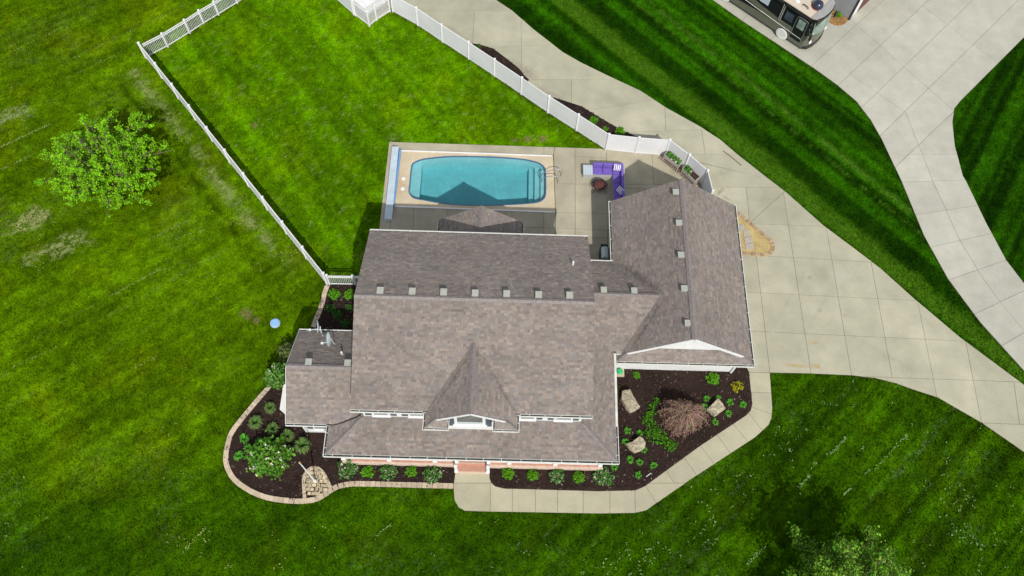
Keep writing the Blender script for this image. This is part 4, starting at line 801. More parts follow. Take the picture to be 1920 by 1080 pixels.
# ------------------------------------------------------------------ patio things
sx0, sx1, sy0, sy1 = P(1112, 305, .7).x, P(1171.5, 306, .7).x, P(1150, 370, .6).y - .1, P(1140, 304, .7).y
sofa = empty('sectional_sofa', ((sx0 + sx1) / 2, sy1 - .4, .05), 'L shaped grey wicker sofa with deep purple cushions', 'sofa')
zf = .05; dpt = .84
fr = MB(); fr.box(((sx0 + sx1) / 2, sy1 - dpt / 2, zf + .15), (sx1 - sx0, dpt, .26)); fr.box((sx1 - dpt / 2, (sy0 + sy1 - dpt) / 2, zf + .15), (dpt, sy1 - dpt - sy0 - .003, .26))
fr.box(((sx0 + sx1) / 2, sy1 - .06, zf + .42), (sx1 - sx0, .1, .28)); fr.box((sx1 - .06, (sy0 + sy1 - .115) / 2, zf + .42), (.1, sy1 - .115 - sy0, .28)); fr.build('frame', M['wicker'], sofa)
def cushion(name, x0, x1, y0, y1, z0, z1, tilt=None): MB().box(((x0 + x1) / 2, (y0 + y1) / 2, (z0 + z1) / 2), (x1 - x0 - .02, y1 - y0 - .02, z1 - z0)).build(name, M['purple'], sofa, bevel=.05)
m1 = (sx0 + sx1 - dpt) / 2
for a, b in ((sx0, m1), (m1, sx1 - dpt)): cushion('seat_cushion', a, b, sy1 - dpt, sy1 - .3, zf + .285, zf + .43); cushion('back_cushion', a, b, sy1 - .31, sy1 - .11, zf + .29, zf + .78)
cushion('seat_cushion', sx1 - dpt, sx1 - .3, sy1 - dpt, sy1 - .3, zf + .285, zf + .43); cushion('back_cushion', sx1 - dpt, sx1 - .12, sy1 - .31, sy1 - .11, zf + .29, zf + .78)
ys = [sy1 - dpt - (sy1 - dpt - sy0) * k / 3 for k in range(4)]
for k in range(3): cushion('seat_cushion', sx1 - dpt, sx1 - .3, ys[k + 1], ys[k], zf + .285, zf + .43)
yb = [sy1 - .33 - (sy1 - .33 - sy0) * k / 3 for k in range(4)]
for k in range(3): cushion('back_cushion', sx1 - .31, sx1 - .11, yb[k + 1], yb[k], zf + .29, zf + .78)
def pillow(px, py, rz, label):
    c = P(px, py, .72); e = empty('throw_pillow', c, label, 'pillow'); R = Matrix.Rotation(rz, 3, 'Z') @ Matrix.Rotation(math.radians(38), 3, 'X')
    for k in range(7):
        mb = MB(); x0 = -.23 + k * .46 / 7; x1 = x0 + .46 / 7 - .0015; t = lambda x: .03 + .05 * math.cos(x / .23 * 1.4)
        p = [c + R @ Vector((x, y, z)) for x in (x0, x1) for y, z in ((-.21, -.02), (.21, -.02), (.21, .02), (.08, t(x)), (-.08, t(x)), (-.21, .02))]
        mb.v = [tuple(q) for q in p]; mb.f = [(0, 1, 2, 3, 4, 5), (11, 10, 9, 8, 7, 6)] + [(i, 6 + i, 6 + (i + 1) % 6, (i + 1) % 6) for i in range(6)]
        mb.build('stripe', M['white'] if k % 2 == 0 else M['purple'], e)
pillow(1157.5, 314, -.15, 'striped white and purple pillow in the corner of the sofa'); pillow(1163, 357, -.9, 'striped pillow on the shaded end of the purple sofa')
q0, q1 = P(1093, 308.5, .5), P(1112, 328, .5); ct = empty('side_table', ((q0.x + q1.x) / 2, (q0.y + q1.y) / 2, .05), 'square grey wicker side table at the end of the sofa', 'table')
MB().box(((q0.x + q1.x) / 2, (q0.y + q1.y) / 2, .25), (abs(q1.x - q0.x) - .04, abs(q1.y - q0.y) - .04, .4)).build('base', M['wicker'], ct); MB().box(((q0.x + q1.x) / 2, (q0.y + q1.y) / 2, .475), (abs(q1.x - q0.x), abs(q1.y - q0.y), .045)).build('tabletop', M['wicker'], ct, bevel=.01)
for k in range(4): MB().box((q0.x + .1 + k * (abs(q1.x - q0.x) - .2) / 3, (q0.y + q1.y) / 2, .502), (.13, abs(q1.y - q0.y) - .06, .008)).build('slat', M['pale'], ct)
fc = P(1124, 348, .35); fp = empty('fire_pit', (fc.x, fc.y, .05), 'round rusty fire pit with a mesh lid on thin legs', 'fire pit')
MB().lathe((fc.x, fc.y, .05), [(.0, .16), (.2, .18), (.36, .27), (.45, .4), (.47, .42), (.42, .41), (.33, .29), (.15, .21), (0, .2)], 28).build('bowl', M['black'], fp, smooth=True)
MB().lathe((fc.x, fc.y, .05), [(.43, .38), (.36, .46), (.22, .52), (.05, .545), (0, .55)], 20).build('lid', M['rust'], fp)
w_ = MB()
for k in range(10): a = k * math.pi / 5; w_.tube([(fc.x + .43 * math.cos(a) * t, fc.y + .43 * math.sin(a) * t, .05 + .57 - .16 * t ** 2.2) for t in (.05, .35, .7, 1)], .008, 4)
w_.build('lid_wire', mat('red_iron', (.20, .04, .03), .6, noise=(7, .6, 1.3)), fp)
MB().tube([(fc.x + .55 * math.cos(a), fc.y + .55 * math.sin(a), .4) for a in np.linspace(0, 6.283, 33)], .018, 6).build('ring', M['black'], fp)
for k in range(4): a = .78 + k * math.pi / 2; MB().tube([(fc.x + .4 * math.cos(a), fc.y + .4 * math.sin(a), .42), (fc.x + .55 * math.cos(a), fc.y + .55 * math.sin(a), .4), (fc.x + .6 * math.cos(a), fc.y + .6 * math.sin(a), .05)], .018, 5).build('leg', M['black'], fp)
gc = P(1134, 474, 1.0); gr = empty('barbecue_grill', (gc.x, gc.y, .05), 'steel lidded barbecue grill standing against the garage wall', 'grill')
MB().box((gc.x, gc.y, .45), (.56, 1.0, .72)).build('cart', M['black'], gr); MB().box((gc.x, gc.y, .86), (.62, .82, .1)).build('firebox', M['black'], gr)
MB().prism([(gc.x + .24 * math.cos(a), gc.y - .38, .912 + .27 * math.sin(a)) for a in np.linspace(0, math.pi, 12)], (0, .76, 0)).build('lid', M['dishgrey'], gr)
MB().tube([(gc.x - .27, gc.y - .3, 1.02), (gc.x - .31, gc.y - .3, 1.02), (gc.x - .31, gc.y + .3, 1.02), (gc.x - .27, gc.y + .3, 1.02)], .018, 6).build('handle', M['black'], gr)
for s in (-1, 1): MB().box((gc.x, gc.y + s * .58, .88), (.48, .24, .04)).build('side_shelf', M['black'], gr)
# raised planters
LEAVES = {}
def leaf_mesh(name, C3, size, cols, up=0.5, aspect=1.6, m=None):
    """leaf sized quads at points C3 (n,3), colours (n,3); `up` biases the leaf normals upwards"""
    nn = len(C3); nr = RNG.normal(size=(nn, 3)); nr[:, 2] = np.abs(nr[:, 2]) + up * 2; nr /= np.linalg.norm(nr, axis=1)[:, None]
    t = RNG.normal(size=(nn, 3)); t -= nr * (t * nr).sum(1)[:, None]; t /= np.linalg.norm(t, axis=1)[:, None]; b = np.cross(nr, t)
    s = (size * (0.6 + 0.8 * RNG.random(nn)))[:, None] if np.ndim(size) == 0 else size[:, None]
    a = C3 - t * s * aspect / 2; c = C3 + t * s * aspect / 2; l = C3 - b * s / 2 + nr * s * .12; r = C3 + b * s / 2 + nr * s * .12
    return np_mesh(name, np.stack([a, r, c, l], 1).reshape(-1, 3), np.arange(nn * 4).reshape(-1, 4), np.repeat(cols, 4, 0), m or M['leaf'])
def lcol(n, base, var=.35, hi=None, ph=0.0):
    c = np.array(base)[None] * (1 + var * (RNG.random((n, 1)) * 2 - 1)) * (1 + .12 * RNG.normal(size=(n, 3)))
    if hi is not None: k = RNG.random(n) < ph; c[k] = np.array(hi) * (0.75 + .4 * RNG.random((k.sum(), 1)))
    return np.clip(c, .002, .9)
def planter(cs, label, gl):
    A, B, C_, D_ = [P(a, b, .75) for a, b in cs]; ctr = (A + B + C_ + D_) / 4; e = empty('planter', (ctr.x, ctr.y, .05), label, 'planter', 'raised planters by the fence')
    ins = lambda p, k: ctr + (p - ctr) * k
    for a, b in ((A, B), (B, C_), (C_, D_), (D_, A)): MB().bar(a.lerp(b, .02) - Vector((0, 0, .16)), a.lerp(b, .98) - Vector((0, 0, .16)), .05, .32).build('side_board', M['greywood'], e)
    MB().prism([Vector((p.x, p.y, .6)) for p in (ins(A, .95), ins(B, .95), ins(C_, .95), ins(D_, .95))], (0, 0, .06)).build('soil', M['soil'], e)
    for p in (A, B, C_, D_): q = ins(p, .97); MB().box((q.x, q.y, .33), (.08, .08, .56)).build('leg', M['wood'], e)
    for k in range(11): t = (k + .5) / 11; a = ins(A, 1.0).lerp(ins(B, 1.0), t); b = ins(D_, 1.45).lerp(ins(C_, 1.45), t); MB().bar((a.x, a.y, .22), (b.x, b.y, .22), .075, .025).build('shelf_slat', M['wood'], e)
    nn = 170 if gl else 110; u = RNG.random((nn, 2)); k = (u[:, 0] < (1.0 if gl else .5)); u = u[k] * .86 + .07; pts = np.array([list(A.lerp(B, a).lerp(D_.lerp(C_, a), b)) for a, b in u]); pts[:, 2] = .68 + RNG.random(len(pts)) * .16
    f = link('foliage', leaf_mesh('foliage', pts - np.array(LOC[e]), .13, lcol(len(pts), (.06, .17, .025), .5, (.6, .5, .45), .05)), e)
planter([(1254.6, 280), (1281.5, 299.5), (1272.5, 311), (1245.8, 290)], 'raised cedar planter full of green plants beside the fence bend', True)
planter([(1289.3, 306.5), (1313.6, 330), (1303, 339.5), (1279.8, 315.5)], 'raised planter half bare soil next to the garage corner', False)

# ------------------------------------------------------------------ satellite dishes, flagpole, lawn lid, hose, stake
def dish(base, c, nrm, rad, feed, label):
    e = empty('satellite_dish', base, label, 'satellite dish'); nrm = Vector(nrm).normalized(); c = Vector(c)
    o = MB().lathe(c, [(0, 0), (rad * .4, .015), (rad * .75, .055), (rad, .1), (rad, .112), (rad * .75, .068), (rad * .4, .028), (0, .014)], 28, nrm).build('reflector', M['dishgrey'], e, smooth=True)
    MB().tube(smooth([Vector(base), Vector(base).lerp(c, .6) + Vector((0, 0, .1)), c - nrm * .06], 4), .03, 8).build('mast', M['dishgrey'], e)
    edge = c - (Vector((0, 0, 1)) - nrm * nrm.z).normalized() * rad * .9
    MB().bar(edge, feed, .045, .045).build('feed_arm', M['dishgrey'], e); MB().box(feed, (.13, .1, .12)).build('receiver', M['white'], e)
rz = lambda x, y: 3.0 + (18.62 - y) * .6
b = P(622, 638, 4.1); dish((b.x + .12, b.y - .05, rz(0, b.y)), P(618.5, 635.5, 4.5), (-.88, -.25, .42), .42, P(604, 643.5, 4.45), 'grey satellite dish standing on the left wing roof slope')
b = P(604, 627, 3.5); dish((b.x, b.y, rz(0, b.y) - .02), P(598.6, 612, 3.75), (-1, -.16, .17), .4, P(581, 618.5, 3.6), 'satellite dish turned edge on at the left wing gutter')
fb = P(592, 903.5); fpz = empty('flagpole', (fb.x, fb.y, .05), 'bare white flagpole with a gold ball rising from the paver pad', 'flagpole')
MB().lathe((fb.x, fb.y, .03), [(.0, 4.45), (.03, 4.45), (.05, .3), (.09, .28), (.1, .06), (.1, 0)], 14).build('pole', M['white'], fpz); MB().lathe((fb.x, fb.y, 4.47), [(0, .12), (.045, .1), (.065, .06), (.045, .01), (0, 0)], 12).build('ball', mat('gold_ball', (.6, .4, .16), .35, .6, noise=(6, .9, 1.1)), fpz)
lp = P(516, 606); ld = empty('septic_lid', (lp.x, lp.y, 0), 'round sky blue access lid in the lawn left of the house', 'lid')
MB().lathe((lp.x, lp.y, -.03), [(0, .13), (.23, .125), (.27, .11), (.285, .08), (.285, 0)], 24).build('cover', M['lid'], ld); MB().lathe((lp.x, lp.y, -.04), [(.29, .09), (.31, .09), (.32, 0)], 24).build('rim', M['pale'], ld)
hp = P(1161.5, 698, .1); hr = empty('garden_hose', (hp.x, hp.y, .1), 'green coiled garden hose on a tan block by the porch corner', 'hose')
MB().tube([(hp.x + (.17 + .02 * math.sin(a * 3)) * math.cos(a) * (1 - .1 * (a // 6.283)), hp.y + .17 * math.sin(a) * (1 - .1 * (a // 6.283)), .22 + .04 * (a / 6.283)) for a in np.linspace(0, 6.283 * 3.5, 60)], .035, 6).build('coil', M['green'], hr); MB().lathe((hp.x, hp.y, .2), [(.16, 0), (.15, .14), (.05, .17), (0, .17)], 14).build('hub', M['green'], hr)
hb = empty('stone_block', (hp.x, hp.y, .03), 'tan stone block under the green garden hose', 'stone'); MB().box((hp.x + .02, hp.y + .02, .11), (.52, .62, .17)).build('slab', M['block'], hb, bevel=.02)
for (a, b, lab) in (((1211.5, 894), (1221, 887), 'thin white marker stake lying in the mulch near the footpath bend'),): 
    s = empty('marker_stake', P(*a, .1), lab, 'stake'); MB().bar(P(*a, .11), P(*b, .11), .035, .03).build('stick', M['white'], s)
stk = empty('fallen_stick', P(1356, 283, .05), 'thin grey stick lying on the driveway near the lawn edge', 'stick'); MB().tube(smooth([P(1356, 283, .065), P(1372, 295, .065), P(1390, 310, .06)], 3), .03, 5).build('twig', M['bark'], stk)

# ------------------------------------------------------------------ fences
def vpost(root, b, h, w=.13):
    p = MB().box((b.x, b.y, h / 2), (w, w, h)).build('post', M['fence'], root); c = MB().box((b.x, b.y, h + .015), (w + .035, w + .035, .03)); k = len(c.v)
    c.v += [(b.x - w / 2, b.y - w / 2, h + .031), (b.x + w / 2, b.y - w / 2, h + .031), (b.x + w / 2, b.y + w / 2, h + .031), (b.x - w / 2, b.y + w / 2, h + .031), (b.x, b.y, h + .09)]; c.f += [(k, k + 1, k + 4), (k + 1, k + 2, k + 4), (k + 2, k + 3, k + 4), (k + 3, k, k + 4)]
    c.build('post_cap', M['fence'], p)
def vpanel(root, a, b, h):
    d = (b - a).normalized(); a2, b2 = a + d * .07, b - d * .07
    p = MB().bar(a2 + Vector((0, 0, h / 2)), b2 + Vector((0, 0, h / 2)), .03, h - .24).build('panel', M['fence'], root)
    L = (b2 - a2).length; n = max(1, int(L / .17)); sd = d.cross(Vector((0, 0, 1))); bd = MB()
    for k in range(n):
        for s in (-1, 1): q = a2 + d * (k + .5) * L / n + sd * s * .018; bd.bar(q - d * (.5 * L / n - .006) + Vector((0, 0, h / 2)), q + d * (.5 * L / n - .006) + Vector((0, 0, h / 2)), .006, h - .26)
    bd.build('boards', M['fence'], p)['kind'] = 'stuff'
    for z in (h - .06, .12): MB().bar(a2 + Vector((0, 0, z)), b2 + Vector((0, 0, z)), .06, .13).build('rail', M['fence'], p)
def ppanel(root, a, b, h, step=.115):
    d = (b - a).normalized(); a2, b2 = a + d * .07, b - d * .07
    for z in (h - .03, h - .2, .14): MB().bar(a2 + Vector((0, 0, z)), b2 + Vector((0, 0, z)), .05, .055).build('rail', M['fence'], root)
    n = int((b2 - a2).length / step)
    me = MB().box((0, 0, (h - .08) / 2), (.026, .026, h - .14), math.atan2(d.y, d.x)).mesh('picket'); me.materials.append(M['fence'])
    for k in range(n):
        q = a2 + d * ((k + .5) * (b2 - a2).length / n); link('picket', me, root, None, (q.x, q.y, .06))
pb = [P(*q) for q in ((737, 22), (784, 48), (830, 79), (879.3, 111), (927, 143), (977, 177), (1027, 211), (1080.5, 245), (1136, 281), (1191, 287))] + [P(a, b, 1.85).xy.to_3d() for a, b in ((1256.7, 262), (1293.5, 289.5), (1327.5, 319), (1337, 357))]
pf = empty('privacy_fence', pb[0], 'tall solid white vinyl fence between back yard and driveway', 'fence')
pb2 = [pb[0] + (pb[0] - pb[1]) * k for k in (0, )]
for i, b in enumerate(pb):
    vpost(pf, b, 1.86)
    if i + 1 < len(pb): vpanel(pf, b, pb[i + 1], 1.8)
lb = [FA.lerp(FB, k / 10) for k in range(11)]
lf = empty('yard_fence', FA, 'solid white vinyl fence along the left side of the back yard', 'fence')
for i, b in enumerate(lb):
    vpost(lf, b, 1.62)
    if i < 10: vpanel(lf, b, lb[i + 1], 1.55)
kb = [P(315.5, 88), P(356.5, 62.5), P(383, 45), P(410.5, 28.5)]
kd = (kb[-1] - kb[0]) / 3; kb = [FA + (kb[0] - FA) * .06] + kb; d_ = (kb[-1] - kb[1]) / 3
kb += [kb[-1] + d_ * (k + 1) * 1.15 for k in range(5)]
kf = empty('picket_fence', kb[1], 'white vinyl picket fence across the far end of the back yard', 'fence')
for i, b in enumerate(kb):
    if i: vpost(kf, b, 1.42, .11)
    if i + 1 < len(kb): ppanel(kf, b, kb[i + 1], 1.35)
ga, gb = P(616, 533.5), P(667.2, 528.5); gf = empty('garden_gate', ga, 'white picket gate between the left fence and the house wall', 'gate')
gb = Vector((gb.x, ga.y + .02, 0)); gc2 = gb + (gb - ga) * .45
for b in (ga + Vector((.1, 0, 0)), gb, gc2): vpost(gf, b, 1.36, .11)
ppanel(gf, ga + Vector((.1, 0, 0)), gb, 1.26); ppanel(gf, gb, gc2, 1.26)
MB().bar(ga + Vector((.5, .05, .95)), gb + Vector((-.05, .05, .95)), .03, .06).build('brace', M['fence'], gf)
eb = [P(667, 29.5), P(693, 49.5), P(706.7, 38), P(731.5, 22)]
ef = empty('picket_enclosure', eb[1], 'small white picket enclosure at the bend of the privacy fence', 'fence')
for i, b in enumerate(eb):
    vpost(ef, b, 1.55, .11)
    if i < 3: ppanel(ef, b, eb[i + 1], 1.48, .10)
fw = empty('privacy_fence', eb[0], 'white solid fence running off the top edge left of the picket enclosure', 'fence')
wd_ = (eb[0] - P(640, 6)).normalized(); wb = [eb[0] + Vector((-.13, .1, 0)) - wd_ * 2.4 * k for k in range(4)]
for i, b in enumerate(wb):
    vpost(fw, b, 1.86)
    if i < 3: vpanel(fw, b, wb[i + 1], 1.8)
eqc = P(688, 4, .9); eq = empty('equipment_box', (eqc.x, eqc.y, 0), 'white flat topped equipment box inside the picket enclosure', 'box')
ax_ = (eb[3] - eb[1]).normalized(); rz_ = math.atan2(ax_.y, ax_.x)
MB().box((eqc.x, eqc.y + .5, .5), (2.0, 1.5, 1.0), rz_).build('cabinet', M['white'], eq); MB().box((eqc.x, eqc.y + .5, 1.03), (2.1, 1.6, .05), rz_).build('lid', M['white'], eq)
gpad = MB().prism([Vector((p.x, p.y, .01)) for p in [eb[0], eb[1], eb[2], eb[3], P(737, -30), P(660, -60)]], (0, 0, .02)).build('enclosure_pad', M['conc1']); tag(gpad, 'concrete floor inside the picket enclosure', kind='structure')

# ------------------------------------------------------------------ plants
def tint_mesh(mb, name, cols, m): 
    me = mb.mesh(name); a = me.color_attributes.new('tint', 'FLOAT_COLOR', 'POINT'); c = np.ones((len(mb.v), 4), np.float32); c[:, :3] = cols; a.data.foreach_set('color', c.ravel()); me.materials.append(m); return me
def mound_mesh(name, r, h, n, leaf, base, hi=None, ph=0, seed=0, sub=7):
    """rounded shrub: leaves in small sprays over and inside a lumpy dome"""
    g = np.random.default_rng(seed); k = max(6, n // 14); a = g.random(k) * 6.283; e = np.arccos(1 - g.random(k) * .95); rr = 0.72 + .36 * g.random(k)
    cc = np.stack([np.cos(a) * np.sin(e) * r * rr, np.sin(a) * np.sin(e) * r * rr, .12 * h + np.cos(e) * h * rr * .9], 1)
    P3 = cc[g.integers(0, k, n)] + g.normal(size=(n, 3)) * r * .15; P3[:, 2] = np.abs(P3[:, 2])
    inner_ = g.random(n) < .25; P3[inner_] *= g.random((inner_.sum(), 1)) * .6 + .3
    return leaf_mesh(name, P3, leaf, lcol(n, base, .35, hi, ph), .45)
def blades_mesh(name, r, h, n, base, w=.02, seed=0, tip=None, flat=1.0):
    g = np.random.default_rng(seed); V = []; F = []; C = []
    for k in range(n):
        a = g.random() * 6.283; L = r * (.6 + .5 * g.random()); hh = h * (.55 + .6 * g.random()); d = np.array([math.cos(a), math.sin(a), 0]); s = np.array([-d[1], d[0], 0]) * w; b = len(V)
        o = d * r * .12 * g.random(); col = np.array(base) * (.65 + .7 * g.random()); tc = np.array(tip) if tip is not None else col * 1.2
        for t, wv in ((0, 1), (.4, 1.1), (.75, .8)):
            p = o + d * L * t ** .8 + np.array([0, 0, hh * (1 - (1.25 * t - .72) ** 2 / .52) * flat + .03]); V += [p - s * wv, p + s * wv]; cc = col * (1 - t) + tc * t; C += [cc, cc]
        p = o + d * L + np.array([0, 0, hh * .45]); V.append(p); C.append(tc); F += [(b, b + 1, b + 3, b + 2), (b + 2, b + 3, b + 5, b + 4), (b + 4, b + 5, b + 6)]
    mb = MB(); mb.v = [tuple(v) for v in V]; mb.f = F; return tint_mesh(mb, name, np.array(C), M['leaf'])
def stems_mesh(name, r, h, n, m='bark', seed=0):
    g = random.Random(seed); mb = MB()
    for k in range(n):
        a = g.random() * 6.283; d = Vector((math.cos(a), math.sin(a), 0)) * r * g.uniform(.3, .85); mb.tube([(0, 0, 0), d * .35 + Vector((0, 0, h * .45)), d + Vector((0, 0, h * g.uniform(.6, .95)))], .014, 4, .005)
    me = mb.mesh(name); me.materials.append(M[m]); return me
PX = 1 / 26.5
KINDS = {
 'lime': [mound_mesh('foliage', 1, .95, 520, .17, (.085, .25, .008), seed=s) for s in (1, 2, 3)],
 'dark': [mound_mesh('foliage', 1, .9, 300, .2, (.03, .10, .012), seed=s) for s in (4, 5)],
 'hyd': [mound_mesh('foliage', 1, .8, 560, .16, (.065, .16, .03), (.42, .36, .30), .13, seed=s) for s in (6, 7, 8, 9)],
 'gold': [mound_mesh('foliage', 1, .9, 300, .19, (.26, .24, .012), seed=10)],
 'lily': [blades_mesh('foliage', 1, .75, 42, (.06, .24, .02), .055, s, (.10, .34, .03)) for s in (11, 12, 13, 14)],
 'grassy': [blades_mesh('foliage', 1, .95, 210, (.05, .13, .02), .03, s, (.16, .24, .07)) for s in (15, 16, 17)],
}
STEMS = {1: stems_mesh('stem', .8, .8, 9, seed=1), 2: stems_mesh('stem', .8, .8, 12, seed=2)}
_r = random.Random(5)
def plant(kind, px, py, rpx, name, label, group=None, z=.07, hf=1.0):
    r = rpx * PX * (.86 if group == GF else 1); b = P(px, py, z); e = empty(name, (b.x, b.y, z), label, name.split('_')[-1] if name.split('_')[-1] in ('shrub', 'daylily', 'bush', 'plant', 'grass') else 'plant', group)
    o = link('foliage', _r.choice(KINDS[kind]), e); o.scale = (r, r * _r.uniform(.9, 1.1), r * hf); o.rotation_euler.z = _r.uniform(0, 6.28)
    if kind in ('hyd', 'dark', 'lime', 'gold'): s = link('stem', STEMS[_r.choice((1, 2))], e); s.scale = (r, r, r * hf)
    return e
GF = 'shrubs along the front porch'
for k, x, y, r, n, l in (
 ('hyd', 651, 881, 17, 'flowering_shrub', 'broad pale flowered shrub at the left end of the porch row'),
 ('lime', 690, 886, 10, 'round_shrub', 'round lime green shrub between the two leftmost flowering porch shrubs'),
 ('hyd', 728, 884, 15, 'flowering_shrub', 'pale flowered shrub, second flowering one from the left porch end'),
 ('lime', 772, 885, 9.5, 'round_shrub', 'round lime shrub second from the left of the front steps'),
 ('hyd', 812, 891, 15, 'flowering_shrub', 'pale flowered shrub nearest the front steps on their left'),
 ('lime', 953, 888, 10, 'leafy_shrub', 'narrow bright green shrub just right of the front steps'),
 ('lime', 999, 892, 9.5, 'round_shrub', 'round lime green shrub second to the right of the front steps'),
 ('hyd', 1044, 893, 12.5, 'flowering_shrub', 'pale flowered shrub in the middle of the right porch row'),
 ('lime', 1085, 896, 10, 'round_shrub', 'round lime shrub between two flowering ones right of the steps'),
 ('hyd', 1130, 895, 15, 'flowering_shrub', 'loose pale flowered shrub under the right porch corner')): plant(k, x, y, r, n, l, GF)
GN = 'shrubs in the bed behind the left wing'
for k, x, y, r, n, l in (('lime', 627, 554, 9.5, 'round_shrub', 'round lime shrub next to the gate edging behind the left wing'), ('lime', 656, 554, 9, 'round_shrub', 'round lime shrub against the house wall by the gate'),
 ('dark', 622, 580, 8, 'low_shrub', 'dark low shrub nearest the tan edging behind the left wing'), ('dark', 634, 592, 8, 'low_shrub', 'dark low shrub in the middle of the shaded bed'), ('dark', 656, 578, 7, 'low_shrub', 'dark shrub tight to the house in the shaded bed'), ('dark', 648, 608, 7, 'low_shrub', 'dark shrub close to the left wing gutter')): plant(k, x, y, r, n, l, GN)
GG = 'grass clumps in the front left bed'
for x, y, r, l in ((508, 766, 10, 'small grass clump next to the bay window'), (481, 794, 12, 'tufted grass clump closest to the edging in the front left bed'), (513, 805, 11, 'grass clump above the big flowering bush'), (541, 819, 11, 'grass clump between big flowering bush and left wing wall'), (569, 837, 14, 'largest fountain grass clump beside the porch corner')): plant('grassy', x, y, r, 'ornamental_grass', l, GG)
GL = 'daylilies in the front left bed'
for x, y, l in ((459, 823, 'daylily nearest the edging left of the big bush, uppermost of three'), (466, 841, 'daylily touching the left side of the big flowering bush'), (449, 855, 'lowest daylily by the curved edging in the left bed'), (488, 829, 'daylily at the upper left rim of the big flowering bush')): plant('lily', x, y, 8.5, 'daylily', l, GL)
GR = 'daylilies in the bed by the garage'
for x, y, l in ((1176, 808, 'daylily above the left of the lower boulder'), (1173, 829, 'daylily touching the left end of the lower boulder'), (1198.5, 812.6, 'daylily on the upper edge of the lower boulder beside the ground cover'), (1207, 844, 'daylily at the lower right of the lower boulder'), (1181, 862, 'daylily below the lower boulder, left of a pair'), (1199, 867, 'daylily below the lower boulder, right of a pair'), (1225, 873, 'daylily nearest the diagonal footpath in the lower bed'), (1196, 891, 'lowest daylily in the bed near the marker stake'), (1151, 876, 'daylily tucked under the right porch corner'),
 (1324, 748, 'daylily at the upper left corner of the right boulder'), (1346, 746, 'small daylily at the top tip of the right boulder'), (1320, 764, 'daylily between the weeping tree and the right boulder'), (1368, 755, 'daylily to the upper right of the right boulder'), (1392, 759, 'daylily nearest the footpath corner on the right'), (1365, 775.6, 'daylily below the right tip of the right boulder'), (1340, 792, 'daylily below the right boulder near the weeping tree')): plant('lily', x, y, 6.6 if 'small' not in l else 5, 'daylily', l, GR)
plant('lime', 1193, 704, 5.5, 'small_shrub', 'tiny yellow green shrub near the green hose'); plant('lime', 1336, 712, 10, 'small_shrub', 'lime green shrub in front of the garage wall'); plant('gold', 1382, 726, 9, 'golden_shrub', 'golden yellow shrub in the corner by the garage')
for x, y, r, l in ((1113, 227, 8, 'bright round shrub at the left of the mulch wedge behind the fence'), (1134, 243, 5, 'small green shrub half hidden behind the white fence'), (1163, 248, 8.5, 'bright round shrub at the right of the mulch wedge behind the fence'), (898, 88, 5, 'dark little shrub in the upper mulch strip by the fence')): plant('lime' if y > 100 else 'dark', x, y, r, 'round_shrub', l)
# big flowering bush, shrub behind the wing, brown shrub
def branching(root, base, tips, m, r0, name='branch', sag=.1):
    mb = MB(); base = Vector(base)
    for t in tips: t = Vector(t); mid = base.lerp(t, .5) + Vector((random.uniform(-.1, .1), random.uniform(-.1, .1), (t - base).length * sag)); mb.tube(smooth([base, mid, t], 3), r0, 5, r0 * .3)
    return mb.build(name, m, root)
def bush(name, label, px, py, rpx, h, n, leaf, base, hi=None, ph=0, sq=.85, cat='bush'):
    c = P(px, py, h * .5); b = Vector((c.x, c.y, .06)); e = empty(name, b, label, cat); r = rpx * PX
    k = 34; tips = []
    for i in range(k):
        a = i * 2.399; q = math.sqrt((i + .5) / k); tips.append(Vector((b.x + math.cos(a) * r * q * random.uniform(.85, 1.05), b.y + math.sin(a) * r * q * sq, .1 + h * (1 - .55 * q * q) * random.uniform(.8, 1.1))))
    branching(e, b, tips, M['bark'], .03)
    T = np.array([list(t) for t in tips]) - np.array(b); g = RNG; w = g.integers(0, k, n); f = g.random((n, 1)) ** .45
    P3 = T[w] * (.35 + .65 * f) + g.normal(size=(n, 3)) * np.array([.16, .16, .13]); P3[:, 2] = np.abs(P3[:, 2])
    link('foliage', leaf_mesh('foliage', P3, leaf, lcol(n, base, .4), .45), e)
    if ph:
        m_ = int(n * ph); w = g.integers(0, k, m_ // 4); P4 = np.repeat(T[w], 4, 0) * 1.03 + g.normal(size=(m_ // 4 * 4, 3)) * .07 + np.array([0, 0, .06]); link('blossom', leaf_mesh('blossom', P4, leaf * .75, lcol(len(P4), hi, .15), .8, 1.0), e)
    return e
bush('flowering_bush', 'large white flowered bush in the front left mulch bed', 507, 858, 35, 1.4, 2100, .14, (.075, .195, .016), (.50, .50, .38), .035)
bush('leafy_bush', 'tall light green bush at the corner behind the bay window', 523, 708, 22, 1.7, 900, .13, (.085, .19, .03), (.5, .55, .4), .02)
bush('thin_bush', 'sparse olive bush against the west wall of the left wing', 541, 662, 17, 1.2, 330, .12, (.09, .12, .03))
# creeping ground cover in the right bed
gcv = []; 
for x, y, r in ((1230, 751, 5), (1226, 760, 6), (1222, 770, 7), (1213, 782, 7), (1219, 792, 8), (1208, 790, 4), (1214, 812, 6), (1226, 816, 11), (1239, 822, 10), (1231, 806, 7), (1251, 833, 8), (1260, 834, 8), (1256, 838, 7), (1218, 775, 5)):
    c = P(x, y, .1); n = int(r * r * 1.15); a = RNG.random(n) * 6.283; q = RNG.random(n) ** .7 * r * 1.25 * PX; gcv.append(np.stack([c.x + np.cos(a) * q, c.y + np.sin(a) * q, .1 + .12 * RNG.random(n) + .1 * (1 - q / (r * PX))], 1))
gcv = np.concatenate(gcv); gco = link('ground_cover', leaf_mesh('ground_cover', gcv, .07, lcol(len(gcv), (.05, .165, .005), .5), .5)); tag(gco, 'creeping green ground cover left of the weeping tree', 'ground cover', kind='stuff')
